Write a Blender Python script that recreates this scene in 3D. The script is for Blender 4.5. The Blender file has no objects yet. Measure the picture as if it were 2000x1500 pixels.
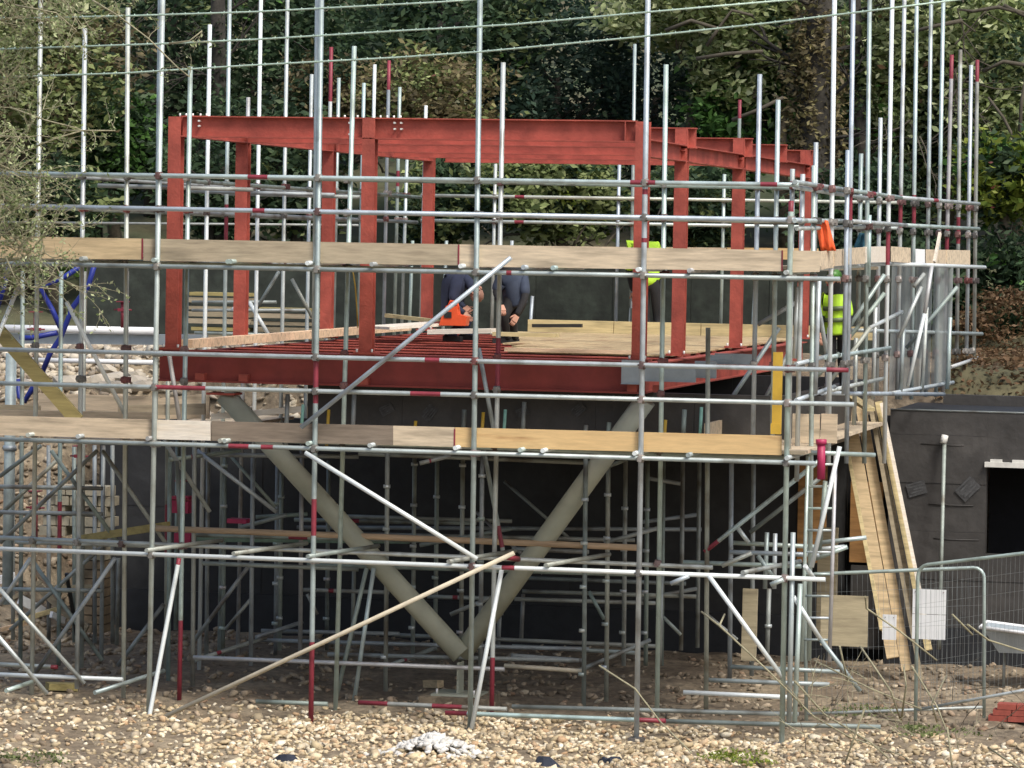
import bpy, math, random
import numpy as np
from mathutils import Vector, Matrix
random.seed(7)
rng = np.random.default_rng(11)

# ------------------------------------------------------------------ camera, world, sun, exposure
sc = bpy.context.scene
COL = sc.collection
FPX, DIST = 7500.0, 42.0                 # focal length in pixels of a 2000 px wide frame, metres to the scaffold
YAW, PITCH, ROLL = math.radians(13.0), math.atan((750-472)/7500.0), 0.018
f0 = Vector((-math.sin(YAW), math.cos(YAW), 0)); r0 = Vector((math.cos(YAW), math.sin(YAW), 0)); up = Vector((0, 0, 1))
FW = (f0*math.cos(PITCH) - up*math.sin(PITCH)).normalized()
UPV = (up*math.cos(PITCH) + f0*math.sin(PITCH)).normalized()
RC = (r0*math.cos(ROLL) + UPV*math.sin(ROLL)).normalized()
UC = (UPV*math.cos(ROLL) - r0*math.sin(ROLL)).normalized()
CAM = Vector((0, 0, 0)) - FW*DIST
def ray(px, py): return FW*FPX + RC*(px-1000) - UC*(py-750)
def V(px, py, v):
    d = ray(px, py); return CAM + d*((v-CAM.y)/d.y)
def U(px, py, u):
    d = ray(px, py); return CAM + d*((u-CAM.x)/d.x)
def Z(px, py, z=0.0):
    d = ray(px, py); return CAM + d*((z-CAM.z)/d.z)
CAM.z -= V(918, 1425, 0).z               # the foot of the middle standard is height zero
cam = bpy.data.cameras.new('camera'); cam.sensor_width = 36; cam.lens = FPX/2000*36
cam.clip_start = 0.5; cam.clip_end = 600
co = bpy.data.objects.new('camera', cam); COL.objects.link(co)
M = Matrix.Identity(4)
for i in range(3): M[i][0] = RC[i]; M[i][1] = UC[i]; M[i][2] = -FW[i]; M[i][3] = CAM[i]
co.matrix_world = M; sc.camera = co

SUN_EL, SUN_AZ = math.radians(52), math.radians(-35)      # azimuth of the light's source, measured from behind the camera to its right
sdir = -f0*math.cos(SUN_AZ)*math.cos(SUN_EL) + r0*math.sin(-SUN_AZ)*math.cos(SUN_EL) + up*math.sin(SUN_EL)
w = bpy.data.worlds.new('World'); sc.world = w; w.use_nodes = True
nt = w.node_tree; bg = nt.nodes['Background']
sky = nt.nodes.new('ShaderNodeTexSky'); sky.sky_type = 'NISHITA'; sky.sun_disc = False
sky.sun_elevation = SUN_EL; sky.sun_rotation = math.atan2(sdir.x, sdir.y)
sky.dust_density = 4.0; sky.air_density = 1.0; sky.ozone_density = 0.6
nt.links.new(sky.outputs[0], bg.inputs[0]); bg.inputs[1].default_value = 0.15
sl = bpy.data.lights.new('sun', 'SUN'); sl.energy = 2.1; sl.angle = math.radians(14); sl.color = (1.0, .96, .89)
so = bpy.data.objects.new('sun', sl); COL.objects.link(so)
so.rotation_euler = sdir.to_track_quat('Z', 'Y').to_euler(); so.location = (0, -10, 30)
sc.view_settings.view_transform = 'Standard'; sc.view_settings.look = 'None'
sc.view_settings.exposure = 0.28; sc.view_settings.gamma = 1.0; sc.view_settings.use_curve_mapping = False

# ------------------------------------------------------------------ materials
MATS = {}
def mat(name, rgb, rough=.7, metal=0.0, var=.25, scale=8.0, bump=.0, bscale=30.0, tint=None, objvar=0.0, second=None, smix=(.45, .6), sscale=2.0,
        stretch=None, rnd=None, spec=None, trans=0.0, alpha=1.0):
    if name in MATS: return MATS[name]
    m = bpy.data.materials.new(name); m.use_nodes = True; n = m.node_tree.nodes; l = m.node_tree.links
    b = n['Principled BSDF']; b.inputs['Roughness'].default_value = rough; b.inputs['Metallic'].default_value = metal
    if spec is not None: b.inputs['Specular IOR Level'].default_value = spec
    geo = n.new('ShaderNodeNewGeometry'); tc = n.new('ShaderNodeTexCoord')
    src = tc.outputs['Object']
    if stretch:
        mp = n.new('ShaderNodeMapping'); mp.inputs['Scale'].default_value = stretch; l.new(src, mp.inputs[0]); src = mp.outputs[0]
    nz = n.new('ShaderNodeTexNoise'); nz.inputs['Scale'].default_value = scale; nz.inputs['Detail'].default_value = 6; nz.inputs['Roughness'].default_value = .65
    l.new(src, nz.inputs[0])
    base = None
    if rnd:          # colour ramp picked per loose piece of the mesh
        cr = n.new('ShaderNodeValToRGB'); e = cr.color_ramp.elements
        cr.color_ramp.interpolation = 'LINEAR'
        while len(e) < len(rnd): e.new(0.5)
        for i, c in enumerate(rnd): e[i].position = i/(len(rnd)-1); e[i].color = (*c, 1)
        l.new(geo.outputs['Random Per Island'], cr.inputs[0]); base = cr.outputs[0]
    if second:
        n2 = n.new('ShaderNodeTexNoise'); n2.inputs['Scale'].default_value = sscale; n2.inputs['Detail'].default_value = 5; l.new(src, n2.inputs[0])
        r2 = n.new('ShaderNodeMapRange'); r2.inputs[1].default_value = smix[0]; r2.inputs[2].default_value = smix[1]; l.new(n2.outputs[0], r2.inputs[0])
        mx = n.new('ShaderNodeMix'); mx.data_type = 'RGBA'; mx.inputs[6].default_value = (*rgb, 1); mx.inputs[7].default_value = (*second, 1)
        if base: l.new(base, mx.inputs[6])
        l.new(r2.outputs[0], mx.inputs[0]); base = mx.outputs[2]
    mul = n.new('ShaderNodeMix'); mul.data_type = 'RGBA'; mul.blend_type = 'MULTIPLY'; mul.inputs[0].default_value = 1
    if base: l.new(base, mul.inputs[6])
    else: mul.inputs[6].default_value = (*rgb, 1)
    mr = n.new('ShaderNodeMapRange'); mr.inputs[1].default_value = .3; mr.inputs[2].default_value = .7
    mr.inputs[3].default_value = 1-var; mr.inputs[4].default_value = 1+var; l.new(nz.outputs[0], mr.inputs[0])
    l.new(mr.outputs[0], mul.inputs[7]); outc = mul.outputs[2]
    if objvar:
        oi = n.new('ShaderNodeObjectInfo'); cr = n.new('ShaderNodeValToRGB'); e = cr.color_ramp.elements
        cols = tint or [(1, 1, 1), (1, 1, 1)]
        while len(e) < len(cols): e.new(.5)
        for i, c in enumerate(cols): e[i].position = i/(len(cols)-1); e[i].color = (*c, 1)
        l.new(oi.outputs['Random'], cr.inputs[0])
        m3 = n.new('ShaderNodeMix'); m3.data_type = 'RGBA'; m3.blend_type = 'MULTIPLY'; m3.inputs[0].default_value = objvar
        l.new(outc, m3.inputs[6]); l.new(cr.outputs[0], m3.inputs[7]); outc = m3.outputs[2]
    l.new(outc, b.inputs['Base Color'])
    if bump:
        nb = n.new('ShaderNodeTexNoise'); nb.inputs['Scale'].default_value = bscale; nb.inputs['Detail'].default_value = 6; l.new(src, nb.inputs[0])
        bp = n.new('ShaderNodeBump'); bp.inputs['Strength'].default_value = bump; bp.inputs['Distance'].default_value = .03
        l.new(nb.outputs[0], bp.inputs['Height']); l.new(bp.outputs[0], b.inputs['Normal'])
    if trans:
        tr = n.new('ShaderNodeBsdfTranslucent'); l.new(outc, tr.inputs[0]); ms = n.new('ShaderNodeMixShader'); ms.inputs[0].default_value = trans
        l.new(b.outputs[0], ms.inputs[1]); l.new(tr.outputs[0], ms.inputs[2]); l.new(ms.outputs[0], n['Material Output'].inputs[0])
    if alpha < 1: b.inputs['Alpha'].default_value = alpha
    MATS[name] = m; return m

TINT = [(.78, .95, .93), (1, 1, 1), (.80, .86, .98), (.95, .93, .82), (1, 1, 1), (.62, .68, .68), (.88, 1.0, .92), (1.0, .9, .93)]
GALV = mat('galvanised_tube', (.55, .60, .60), .42, .35, .16, 5, .0, tint=TINT, objvar=1, second=(.34, .35, .33), smix=(.52, .7), sscale=3)
GALV_DULL = mat('weathered_tube', (.37, .40, .385), .55, .25, .22, 6, tint=TINT, objvar=1, second=(.16, .15, .13), smix=(.5, .66), sscale=3)
GALV_GLINT = mat('pale_glint_tube', (.72, .78, .78), .45, .15, .06, 5)  # pale tube tone that also carries the sun glint of the raking tubes
BEIGE_TUBE = mat('dusty_cream_tube', (.55, .50, .38), .7, 0, .15, 6)
BAND = mat('crimson_band_paint', (.23, .030, .048), .5, 0, .25, 9)
FIT = mat('coupler_steel', (.12, .12, .115), .6, .4, .4, 20, objvar=1, tint=[(1, 1, 1), (2.6, 2.5, 2.4), (1, 1, 1), (1.6, .5, .5), (3.4, 3.4, 3.3)])
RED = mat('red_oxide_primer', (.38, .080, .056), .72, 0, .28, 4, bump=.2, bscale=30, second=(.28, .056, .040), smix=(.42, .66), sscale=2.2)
RED_DEEP = mat('red_oxide_primer_deep', (.25, .042, .034), .7, 0, .22, 3, second=(.23, .038, .028), sscale=2)  # deeper red of the front and left floor beams
BOLT = mat('zinc_bolt', (.75, .75, .72), .4, .3, .1)
def timber(name, rgb, second=None, var=.16):
    return mat(name, rgb, .8, 0, var, 7, bump=.12, bscale=25, stretch=(.6, 6, 6), second=second or tuple(c*.62 for c in rgb), smix=(.46, .72), sscale=2.6)
T_TAN = timber('tan_board', (.58, .45, .27)); T_GREY = timber('grey_board', (.44, .37, .26)); T_PINK = timber('pinkish_board', (.60, .49, .35))
T_PALE = timber('pale_board', (.64, .53, .38)); T_CREAM = timber('cream_board', (.76, .70, .60), (.68, .6, .48)); T_DARK = timber('dark_grey_board', (.23, .185, .14))
T_GOLD = mat('golden_board', (.66, .46, .22), .75, 0, .12, 7, stretch=(.6, 6, 6), second=(.40, .22, .09), smix=(.60, .72), sscale=1.3)
T_OLIVE = timber('olive_timber', (.36, .30, .12)); T_ORANGE = timber('fresh_sawn_timber', (.78, .56, .36)); T_STACK = timber('stacked_timber', (.33, .28, .19))
T_YEL = timber('yellow_pine', (.60, .50, .27)); PLY = timber('plywood', (.44, .38, .25)); PLY_OR = timber('orange_plywood', (.38, .20, .07))
OSB = mat('osb_sheet', (.52, .40, .22), .8, 0, .3, 22, second=(.34, .22, .12), smix=(.5, .62), sscale=3, bump=.15)
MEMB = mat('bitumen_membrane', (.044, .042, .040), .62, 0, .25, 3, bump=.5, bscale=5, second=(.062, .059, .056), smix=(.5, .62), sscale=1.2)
MEMB_SHADE = mat('shade_darkened_membrane', (.024, .025, .026), .6, 0, .3, 3, bump=.5, bscale=5, second=(.034, .035, .036), smix=(.5, .62), sscale=1.2)  # darker copy of the bitumen membrane, under-deck shade put into its colour
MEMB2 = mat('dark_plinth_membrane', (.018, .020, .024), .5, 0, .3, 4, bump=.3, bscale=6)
DARKNET = mat('dark_green_sheet', (.022, .028, .022), .8, 0, .4, 5, bump=.4, bscale=6, second=(.035, .045, .035), sscale=2)
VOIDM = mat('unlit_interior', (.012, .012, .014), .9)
CONC = mat('painted_column', (.43, .45, .36), .6, 0, .10, 3, second=(.34, .355, .28), sscale=1.2)
STEELSHEET = mat('galvanised_sheet', (.36, .41, .44), .45, .4, .15, 4)
YEL = mat('yellow_plastic', (.62, .40, .05), .5, 0, .15, 4); BLUE = mat('blue_paint', (.02, .035, .26), .4, 0, .25, 5)
WHITE = mat('white_sheet', (.82, .84, .85), .5, 0, .04, 3); WHITE_D = mat('dirty_white', (.62, .62, .58), .7, 0, .2, 6)
CRIM = mat('crimson_plastic', (.42, .03, .10), .5, 0, .2, 5); BRICKR = mat('red_brick', (.30, .07, .05), .8, 0, .3, 8)
SOIL = mat('soil', (.18, .142, .096), .95, 0, .45, 9, bump=1.0, bscale=14, second=(.27, .22, .15), smix=(.48, .6), sscale=1.1)
GRASSM = mat('hillside', (.055, .07, .032), .95, 0, .5, 1.2, bump=.8, bscale=3, second=(.11, .10, .055), smix=(.45, .6), sscale=.35)
HIVIS = mat('lime_hivis', (.46, .76, .04), .7, 0, .12, 8); HIOR = mat('orange_hivis', (.9, .13, .03), .6, 0, .1, 8)
NAVY = mat('navy_cloth', (.028, .036, .07), .9, 0, .3, 8); SLATE = mat('slate_blue_cloth', (.045, .06, .095), .9, 0, .25, 6)
DARKCL = mat('black_cloth', (.02, .02, .022), .9, 0, .3, 8); SKIN = mat('skin', (.50, .27, .19), .6, 0, .1, 8)
TEAL = mat('teal_cloth', (.02, .10, .15), .8, 0, .2, 8); REFL = mat('reflective_band', (.10, .14, .06), .5)
SAWOR = mat('saw_orange', (.75, .10, .03), .4, 0, .1, 6); BLACKP = mat('black_plastic', (.02, .02, .02), .5)
POLY = mat('grey_polythene_sheet', (.33, .37, .37), .4, 0, .15, 2, alpha=.62)
WIREM = mat('green_wire', (.42, .55, .46), .5, .3, .25, 20)
BARK = mat('bark', (.10, .085, .06), .9, 0, .4, 10, bump=.8, bscale=12); BARK_D = mat('dark_bark', (.035, .032, .026), .95, 0, .4, 8, bump=.8, bscale=10)
TWIG = mat('lichen_twig', (.31, .29, .19), .9, 0, .35, 14); TWIG_D = mat('dark_twig', (.08, .07, .05), .9, 0, .3, 10)
def leafmat(name, cols, k=1.0): return mat(name, cols[0], .6, 0, .55, .9, rnd=[tuple(c*k for c in x) for x in cols], trans=.3, spec=.3)
L_DARK = leafmat('dark_evergreen_leaf', [(.014, .028, .015), (.022, .04, .02), (.03, .055, .026), (.05, .075, .035)], 1.75)
L_BLUE = leafmat('bluish_dark_leaf', [(.012, .026, .020), (.018, .036, .026), (.024, .044, .030), (.034, .055, .036)], 1.6)
L_GREEN = leafmat('mid_green_leaf', [(.03, .07, .018), (.05, .12, .028), (.075, .17, .035), (.11, .22, .06)], 1.15)
L_OLIVE = leafmat('olive_leaf', [(.045, .065, .022), (.085, .11, .038), (.14, .17, .065), (.20, .23, .10)], 1.75)
L_BROWN = leafmat('brown_twiggy_leaf', [(.05, .045, .025), (.09, .075, .04), (.14, .115, .06), (.17, .16, .07)], 1.45)
L_PALE = leafmat('pale_olive_leaf', [(.07, .095, .035), (.13, .165, .07), (.20, .23, .12), (.30, .32, .19)], 1.9)
L_YG = leafmat('yellow_green_leaf', [(.10, .15, .02), (.18, .24, .03), (.28, .32, .06), (.12, .20, .03)])
L_RUST = leafmat('rust_bracken', [(.10, .06, .03), (.17, .10, .05), (.22, .14, .08), (.12, .10, .05)])
PINK = leafmat('pink_petal', [(.85, .25, .20), (.9, .42, .36), (.8, .22, .25)])
STONE = mat('flint_gravel', (.5, .4, .3), .8, 0, .2, 12, rnd=[(.24, .18, .10), (.54, .44, .27), (.72, .61, .41), (.42, .33, .20), (.86, .79, .62), (.28, .22, .14), (.62, .50, .32), (.42, .27, .15), (.78, .68, .48)], second=(.28, .22, .13), smix=(.55, .72), sscale=.8)
STONE_D = mat('muddy_stone', (.3, .25, .2), .9, 0, .25, 10, rnd=[(.12, .095, .065), (.22, .17, .115), (.33, .27, .19), (.17, .14, .10), (.48, .41, .30), (.25, .16, .10)])
STONE_P = mat('pale_rubble', (.6, .56, .48), .85, 0, .2, 6, rnd=[(.26, .22, .16), (.44, .38, .28), (.60, .55, .45), (.34, .28, .21), (.22, .19, .15)])
STONE_G = mat('light_grey_rubble', (.6, .6, .57), .85, 0, .2, 6, rnd=[(.45, .45, .42), (.62, .61, .57), (.75, .74, .70), (.52, .50, .46)])

# ------------------------------------------------------------------ builders
class MB:
    def __init__(s): s.v = []; s.f = []; s.mi = []; s.mats = []; s.smooth = []
    def _m(s, m):
        if m not in s.mats: s.mats.append(m)
        return s.mats.index(m)
    def add(s, vs, fs, m, smooth=False):
        o = len(s.v); i = s._m(m); s.v += [Vector(p) for p in vs]
        for f in fs: s.f.append(tuple(k+o for k in f)); s.mi.append(i); s.smooth.append(smooth)
        return s
    def box(s, c, ex, ey, ez, m):       # centre and three half-extent vectors
        c, ex, ey, ez = map(Vector, (c, ex, ey, ez))
        vs = [c+ex*i+ey*j+ez*k for i in (-1, 1) for j in (-1, 1) for k in (-1, 1)]
        return s.add(vs, [(0, 1, 3, 2), (4, 6, 7, 5), (0, 4, 5, 1), (2, 3, 7, 6), (0, 2, 6, 4), (1, 5, 7, 3)], m)
    def abox(s, lo, hi, m):
        lo, hi = Vector(lo), Vector(hi); c = (lo+hi)/2; h = (hi-lo)/2
        return s.box(c, (h.x, 0, 0), (0, h.y, 0), (0, 0, h.z), m)
    def bar(s, p, q, wid, th, m, side=None):     # rectangular bar, wid across `side`, th along the third axis
        p, q = Vector(p), Vector(q); d = (q-p); L = d.length; d /= L
        sd = Vector(side) if side else Vector((0, 0, 1)); sd = (sd - d*sd.dot(d))
        if sd.length < 1e-4: sd = Vector((1, 0, 0))
        sd.normalize(); t = d.cross(sd)
        return s.box((p+q)/2, d*(L/2), sd*(wid/2), t*(th/2), m)
    def tube(s, pts, r, m, n=8, bands=(), caps=True):
        pts = [Vector(p) for p in pts]
        if bands and len(pts) == 2:
            p, q = pts; cuts = [0.0]; ms = []
            for a, b, bm in sorted(bands, key=lambda x: x[0]):
                if a > cuts[-1]+1e-4: cuts.append(a); ms.append(m)
                cuts.append(b); ms.append(bm)
            if cuts[-1] < 1-1e-4: cuts.append(1.0); ms.append(m)
            pts = [p.lerp(q, t) for t in cuts]
        else: ms = [m]*(len(pts)-1)
        rs = r if isinstance(r, (list, tuple)) else [r]*len(pts)
        if len(rs) != len(pts): rs = [rs[0]]*len(pts)
        rings = []; prev = None
        for i, p in enumerate(pts):
            d = (pts[min(i+1, len(pts)-1)]-pts[max(i-1, 0)]).normalized()
            if prev is None: a = d.orthogonal().normalized()
            else: a = (prev - d*prev.dot(d)).normalized()
            prev = a; b = d.cross(a)
            rings.append([p+(a*math.cos(2*math.pi*k/n)+b*math.sin(2*math.pi*k/n))*rs[i] for k in range(n)])
        o = len(s.v)
        for rg in rings: s.v += rg
        for i in range(len(pts)-1):
            mi = s._m(ms[i])
            for k in range(n):
                s.f.append((o+i*n+k, o+i*n+(k+1) % n, o+(i+1)*n+(k+1) % n, o+(i+1)*n+k)); s.mi.append(mi); s.smooth.append(True)
        if caps:
            s.f.append(tuple(o+k for k in range(n))[::-1]); s.mi.append(s._m(ms[0])); s.smooth.append(False)
            s.f.append(tuple(o+(len(pts)-1)*n+k for k in range(n))); s.mi.append(s._m(ms[-1])); s.smooth.append(False)
        return s
    def obj(s, name, parent=None, base=None):
        me = bpy.data.meshes.new(name)
        if parent is not None: org = Vector(parent.get('_org', (0, 0, 0)))
        elif base is not None: org = Vector(base)
        else: org = Vector((sum(p.x for p in s.v)/len(s.v), sum(p.y for p in s.v)/len(s.v), min(p.z for p in s.v)))
        me.from_pydata([tuple(p-org) for p in s.v], [], s.f)
        for m in s.mats: me.materials.append(m)
        me.polygons.foreach_set('material_index', s.mi); me.polygons.foreach_set('use_smooth', s.smooth); me.update()
        o = bpy.data.objects.new(name, me); COL.objects.link(o)
        if parent is not None: o.parent = parent
        else: o.location = org
        o['_org'] = [float(c) for c in org]
        return o
def tag(o, label=None, cat=None, group=None, kind=None):
    if label: o['label'] = label
    if cat: o['category'] = cat
    if group: o['group'] = group
    if kind: o['kind'] = kind
    return o
def thing(name, loc, label, cat, group=None):
    o = bpy.data.objects.new(name, None); COL.objects.link(o); o.location = loc; o['_org'] = tuple(loc); o.empty_display_size = .2
    return tag(o, label, cat, group)
def nmesh(name, verts, quads, material, parent=None, kind=None, tri=False, base=(0, 0, 0), smooth=False):
    me = bpy.data.meshes.new(name); org = np.array(parent.get('_org', (0, 0, 0)) if parent is not None else base)
    k = int(quads.shape[1])
    me.vertices.add(len(verts)); me.vertices.foreach_set('co', (verts-org).astype(np.float32).ravel())
    me.loops.add(quads.size); me.loops.foreach_set('vertex_index', quads.astype(np.int32).ravel())
    me.polygons.add(len(quads)); me.polygons.foreach_set('loop_start', np.arange(len(quads), dtype=np.int32)*k)
    me.polygons.foreach_set('loop_total', np.full(len(quads), k, dtype=np.int32))
    me.update(calc_edges=True); me.materials.append(material)
    if smooth: me.polygons.foreach_set('use_smooth', np.ones(len(quads), dtype=bool))
    o = bpy.data.objects.new(name, me); COL.objects.link(o)
    if parent is not None: o.parent = parent
    else: o.location = base
    o['_org'] = [float(c) for c in org]
    if kind: o['kind'] = kind
    return o
R = .0242+.003
def tb(p, q, m=GALV, r=R, bands=(), name='tube', parent=None):
    return MB().tube([p, q], r, m, 10, bands).obj(name, parent)

# shared coupler meshes
def coupler_mesh():
    b = MB(); b.tube([(0, 0, -.03), (0, 0, .03)], .036, FIT, 8); b.tube([(-.03, .0, 0), (.03, .0, 0)], .038, FIT, 8)
    b.box((.0, -.045, .0), (.02, 0, 0), (0, .018, 0), (0, 0, .03), FIT); b.tube([(.035, -.05, 0), (-.035, -.05, 0)], .009, FIT, 6)
    o = b.obj('coupler', base=(0, 0, 0)); me = o.data; bpy.data.objects.remove(o); return me
CM = coupler_mesh()
def coupler(parent, loc, rot=None):
    o = bpy.data.objects.new('coupler', CM); COL.objects.link(o); o.parent = parent
    o.location = Vector(loc)-Vector(parent['_org']); o.rotation_euler = rot or (0, random.uniform(-.2, .2), random.choice((0, math.pi/2, 0))); o.scale = (1.15,)*3
    return o

# ------------------------------------------------------------------ terrain
XL0 = V(338, 700, 1.8).x; XR0 = V(1248, 700, 1.8).x      # sides of the steel frame
XRW = U(1730, 1285, 0).x if False else V(1730, 1200, 8.2).x
def sst(a, b, x):
    t = np.clip((x-a)/(b-a), 0, 1); return t*t*(3-2*t)
def vnoise(x, y, s, seed=0):
    return (np.sin(x*s*1.3+seed)+np.sin(y*s*1.7+seed*2.1)+np.sin((x+y)*s*2.3+seed*.7)+np.sin((x-y*1.3)*s*3.1+seed*1.9))/4
XLW = V(195, 1100, 8.8).x                                  # left end of the lower wall
def ground(x, y):
    x = np.asarray(x, float); y = np.asarray(y, float)
    start = 9.6 + 0*x
    z = 3.75*sst(9.4, 11.6, y)*sst(XLW-.9, XLW+.1, x) + 3.65*sst(5.6, 12.2, y)*(1-sst(XLW-.9, XLW+.1, x))
    z = z + np.where(y > 17, (y-17)*.27, 0) + np.where(y > 20, sst(-2, 12, x)*np.clip(y-20, 0, 30)*.10, 0)
    z = z + .06*vnoise(x, y, 1.1, 2) + .035*vnoise(x, y, 3.3, 5)
    z = z + .16*sst(-1.2, -.2, -y-1.0)*0
    z = z - 1.2*sst(-6, -16, y)*1.0
    z = z + 4.6*sst(-30, -40, y)
    return z
def build_ground():
    xs = np.concatenate([np.linspace(-160, -14, 30), np.linspace(-13.5, 12, 150), np.linspace(13, 160, 30)])
    ys = np.concatenate([np.linspace(-90, -9, 24), np.linspace(-8.5, 15, 150), np.linspace(15.5, 60, 50), np.linspace(65, 260, 20)])
    X, Y = np.meshgrid(xs, ys); Zz = ground(X, Y)
    nx = len(xs); i, j = np.meshgrid(np.arange(nx-1), np.arange(len(ys)-1)); a = (j*nx+i).ravel()
    q = np.stack([a, a+1, a+nx+1, a+nx], 1)
    v = np.stack([X.ravel(), Y.ravel(), Zz.ravel()], 1)
    o = nmesh('ground', v, q, SOIL, kind='structure', smooth=True)
    o.data.materials.append(GRASSM)
    me = o.data; cy = v[q].mean(1)[:, 1]; cx = v[q].mean(1)[:, 0]; me.polygons.foreach_set('material_index', ((cy > 16.9) | ((cy > 11) & (cx > 3.4))).astype(np.int32))
build_ground()
def G(p): return float(ground(p[0], p[1]))
def on_ground(px, py):       # where a pixel's line of sight meets the ground
    z = 0.0
    for _ in range(6): p = Z(px, py, z); z = G(p)
    return p

# ------------------------------------------------------------------ stones
def ico():
    t = (1+5**.5)/2
    v = np.array([(-1, t, 0), (1, t, 0), (-1, -t, 0), (1, -t, 0), (0, -1, t), (0, 1, t), (0, -1, -t), (0, 1, -t), (t, 0, -1), (t, 0, 1), (-t, 0, -1), (-t, 0, 1)], float)
    v /= np.linalg.norm(v[0])
    f = np.array([(0, 11, 5), (0, 5, 1), (0, 1, 7), (0, 7, 10), (0, 10, 11), (1, 5, 9), (5, 11, 4), (11, 10, 2), (10, 7, 6), (7, 1, 8), (3, 9, 4), (3, 4, 2), (3, 2, 6), (3, 6, 8), (3, 8, 9), (4, 9, 5), (2, 4, 11), (6, 2, 10), (8, 6, 7), (9, 8, 1)])
    return v, f
ICO = ico()
def stones(name, pos, size, material, label=None, cat=None, lift=.3):
    n = len(pos); v, f = ICO
    jit = 1+rng.uniform(-.42, .34, (n, 12, 1))
    sc3 = size[:, None, None]*np.stack([rng.uniform(.7, 1.4, n), rng.uniform(.7, 1.3, n), rng.uniform(.45, .9, n)], 1)[:, None, :]
    P = v[None]*jit*sc3
    a = rng.uniform(0, 6.28, n); c, s_ = np.cos(a), np.sin(a)
    X = P[..., 0]*c[:, None]-P[..., 1]*s_[:, None]; Y = P[..., 0]*s_[:, None]+P[..., 1]*c[:, None]
    P = np.stack([X, Y, P[..., 2]+X*rng.uniform(-.5, .5, (n, 1))], -1)+pos[:, None, :]
    P[..., 2] += (size*lift)[:, None]
    F = (f[None]+np.arange(n)[:, None, None]*12).reshape(-1, 3)
    o = nmesh(name, P.reshape(-1, 3), F, material, kind='stuff')
    if label: tag(o, label, cat)
    return o
def scatter(n, x0, x1, y0, y1, dens=None):
    x = rng.uniform(x0, x1, n); y = rng.uniform(y0, y1, n)
    if dens is not None:
        k = rng.uniform(0, 1, n) < dens(x, y); x, y = x[k], y[k]
    return np.stack([x, y, ground(x, y)], 1)
gl = Z(430, 1450).x; gr_ = Z(1640, 1450).x
def dg(x, y): return .25+.75*sst(gl-.8, gl+.6, x)*(1-.5*sst(.6, 1.4, y+.25*vnoise(x, y, 2.1, 3)))*(1-.6*sst(gr_-.6, gr_+.8, x+.5*vnoise(x, y, 1.3, 6)))*(.42+.58*sst(-.25, .3, vnoise(x, y, 2.6, 8)+.5*vnoise(x, y, 7.0, 3)))
p = scatter(34000, -8.5, 8.5, -5.5, 1.3, dg)
e = sst(.2, 1.2, p[:, 1]+.35*vnoise(p[:, 0], p[:, 1], 1.7, 1)); p = p[rng.uniform(0, 1, len(p)) > e*.8]
stones('gravel', p, rng.uniform(.012, .042, len(p))*np.where(rng.uniform(0, 1, len(p)) > .95, 1.7, 1), STONE, 'pale cream and tan flint gravel spread in front of the scaffold', 'gravel')
p = scatter(9000, -9, 8.5, -5, 8.7, lambda x, y: np.where(y > .4, .55+.45*np.sign(vnoise(x, y, 1.9, 4)), .35*sst(gr_-1, gr_+1, x)+.3*(1-sst(gl-1, gl+1, x)))); stones('rubble', p, rng.uniform(.012, .06, len(p)), STONE_D, 'muddy brown stones and clods on the dirt under the scaffold', 'rubble')
q = Z(850, 1475); n = 500; ang = rng.uniform(0, 6.28, n); rr = np.abs(rng.normal(0, .26, n))
xy = np.stack([q.x+rr*np.cos(ang)*1.1, q.y+rr*np.sin(ang)*.8], 1); zz = ground(xy[:, 0], xy[:, 1])+np.clip(.30-rr*.7, 0, 1)*.65
stones('rubble', np.column_stack([xy, zz]), rng.uniform(.02, .055, n), STONE_G, 'small heap of light grey rubble on the gravel at the bottom centre', 'rubble')
p = scatter(2300, -12, XLW+.4, 5.4, 11.4)
stones('rubble', p, rng.uniform(.02, .07, len(p)), STONE_D, 'brown broken stone low on the left bank under the boards', 'rubble')
p = scatter(2600, -12, XLW+2.8, 10.4, 13.2)
stones('rubble', p, rng.uniform(.02, .09, len(p)), STONE_P, 'bank of pale broken stone rising on the left behind the scaffold', 'rubble')
bk = thing('broken_stone', on_ground(60, 705), 'row of large pale limestone lumps on top of the left bank', 'stones')
for i in range(46):
    px = random.uniform(30, 330); py = random.uniform(675, 765); c = on_ground(px, py); s_ = random.uniform(.07, .19)
    v, f = ICO; vv = v*(1+rng.uniform(-.25, .25, (12, 1)))*np.array([s_*1.4, s_, s_*.65])+np.array([c.x, c.y, c.z+s_*.3])
    MB().add([Vector(x) for x in vv], [tuple(x) for x in f], STONE_P).obj('stone', bk)

# ------------------------------------------------------------------ lower storey walls
WV = 8.8
def zat(px, py, v): return V(px, py, v).z
wtop = zat(1248, 765, 1.8)-.02                   # under the floor beams
wt = thing('basement_wall', (V(900, 1235, WV).x, WV, 0), 'long charcoal membrane covered wall under the steel deck', 'wall')
xl = XLW; xr = V(1650, 1100, WV).x
# membrane sheets lapped in vertical strips
xs = [xl]
while xs[-1] < xr-.6: xs.append(xs[-1]+random.choice((1.0, 1.15, .95)))
xs[-1] = xr
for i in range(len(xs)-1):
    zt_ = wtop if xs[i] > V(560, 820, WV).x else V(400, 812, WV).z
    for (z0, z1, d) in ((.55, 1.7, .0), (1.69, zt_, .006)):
        b = MB(); b.abox((xs[i]-.02, WV-.012*(i % 2)-d, z0), (xs[i+1]-.003, WV+.15, z1), MEMB_SHADE); b.obj('membrane_sheet', wt)
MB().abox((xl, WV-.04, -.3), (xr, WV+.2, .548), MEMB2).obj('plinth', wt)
MB().abox((xl-.0, WV+.16, -.3), (xl+.25, WV+1.2, V(400, 812, WV).z), MEMB2).obj('return_wall', wt)

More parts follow.
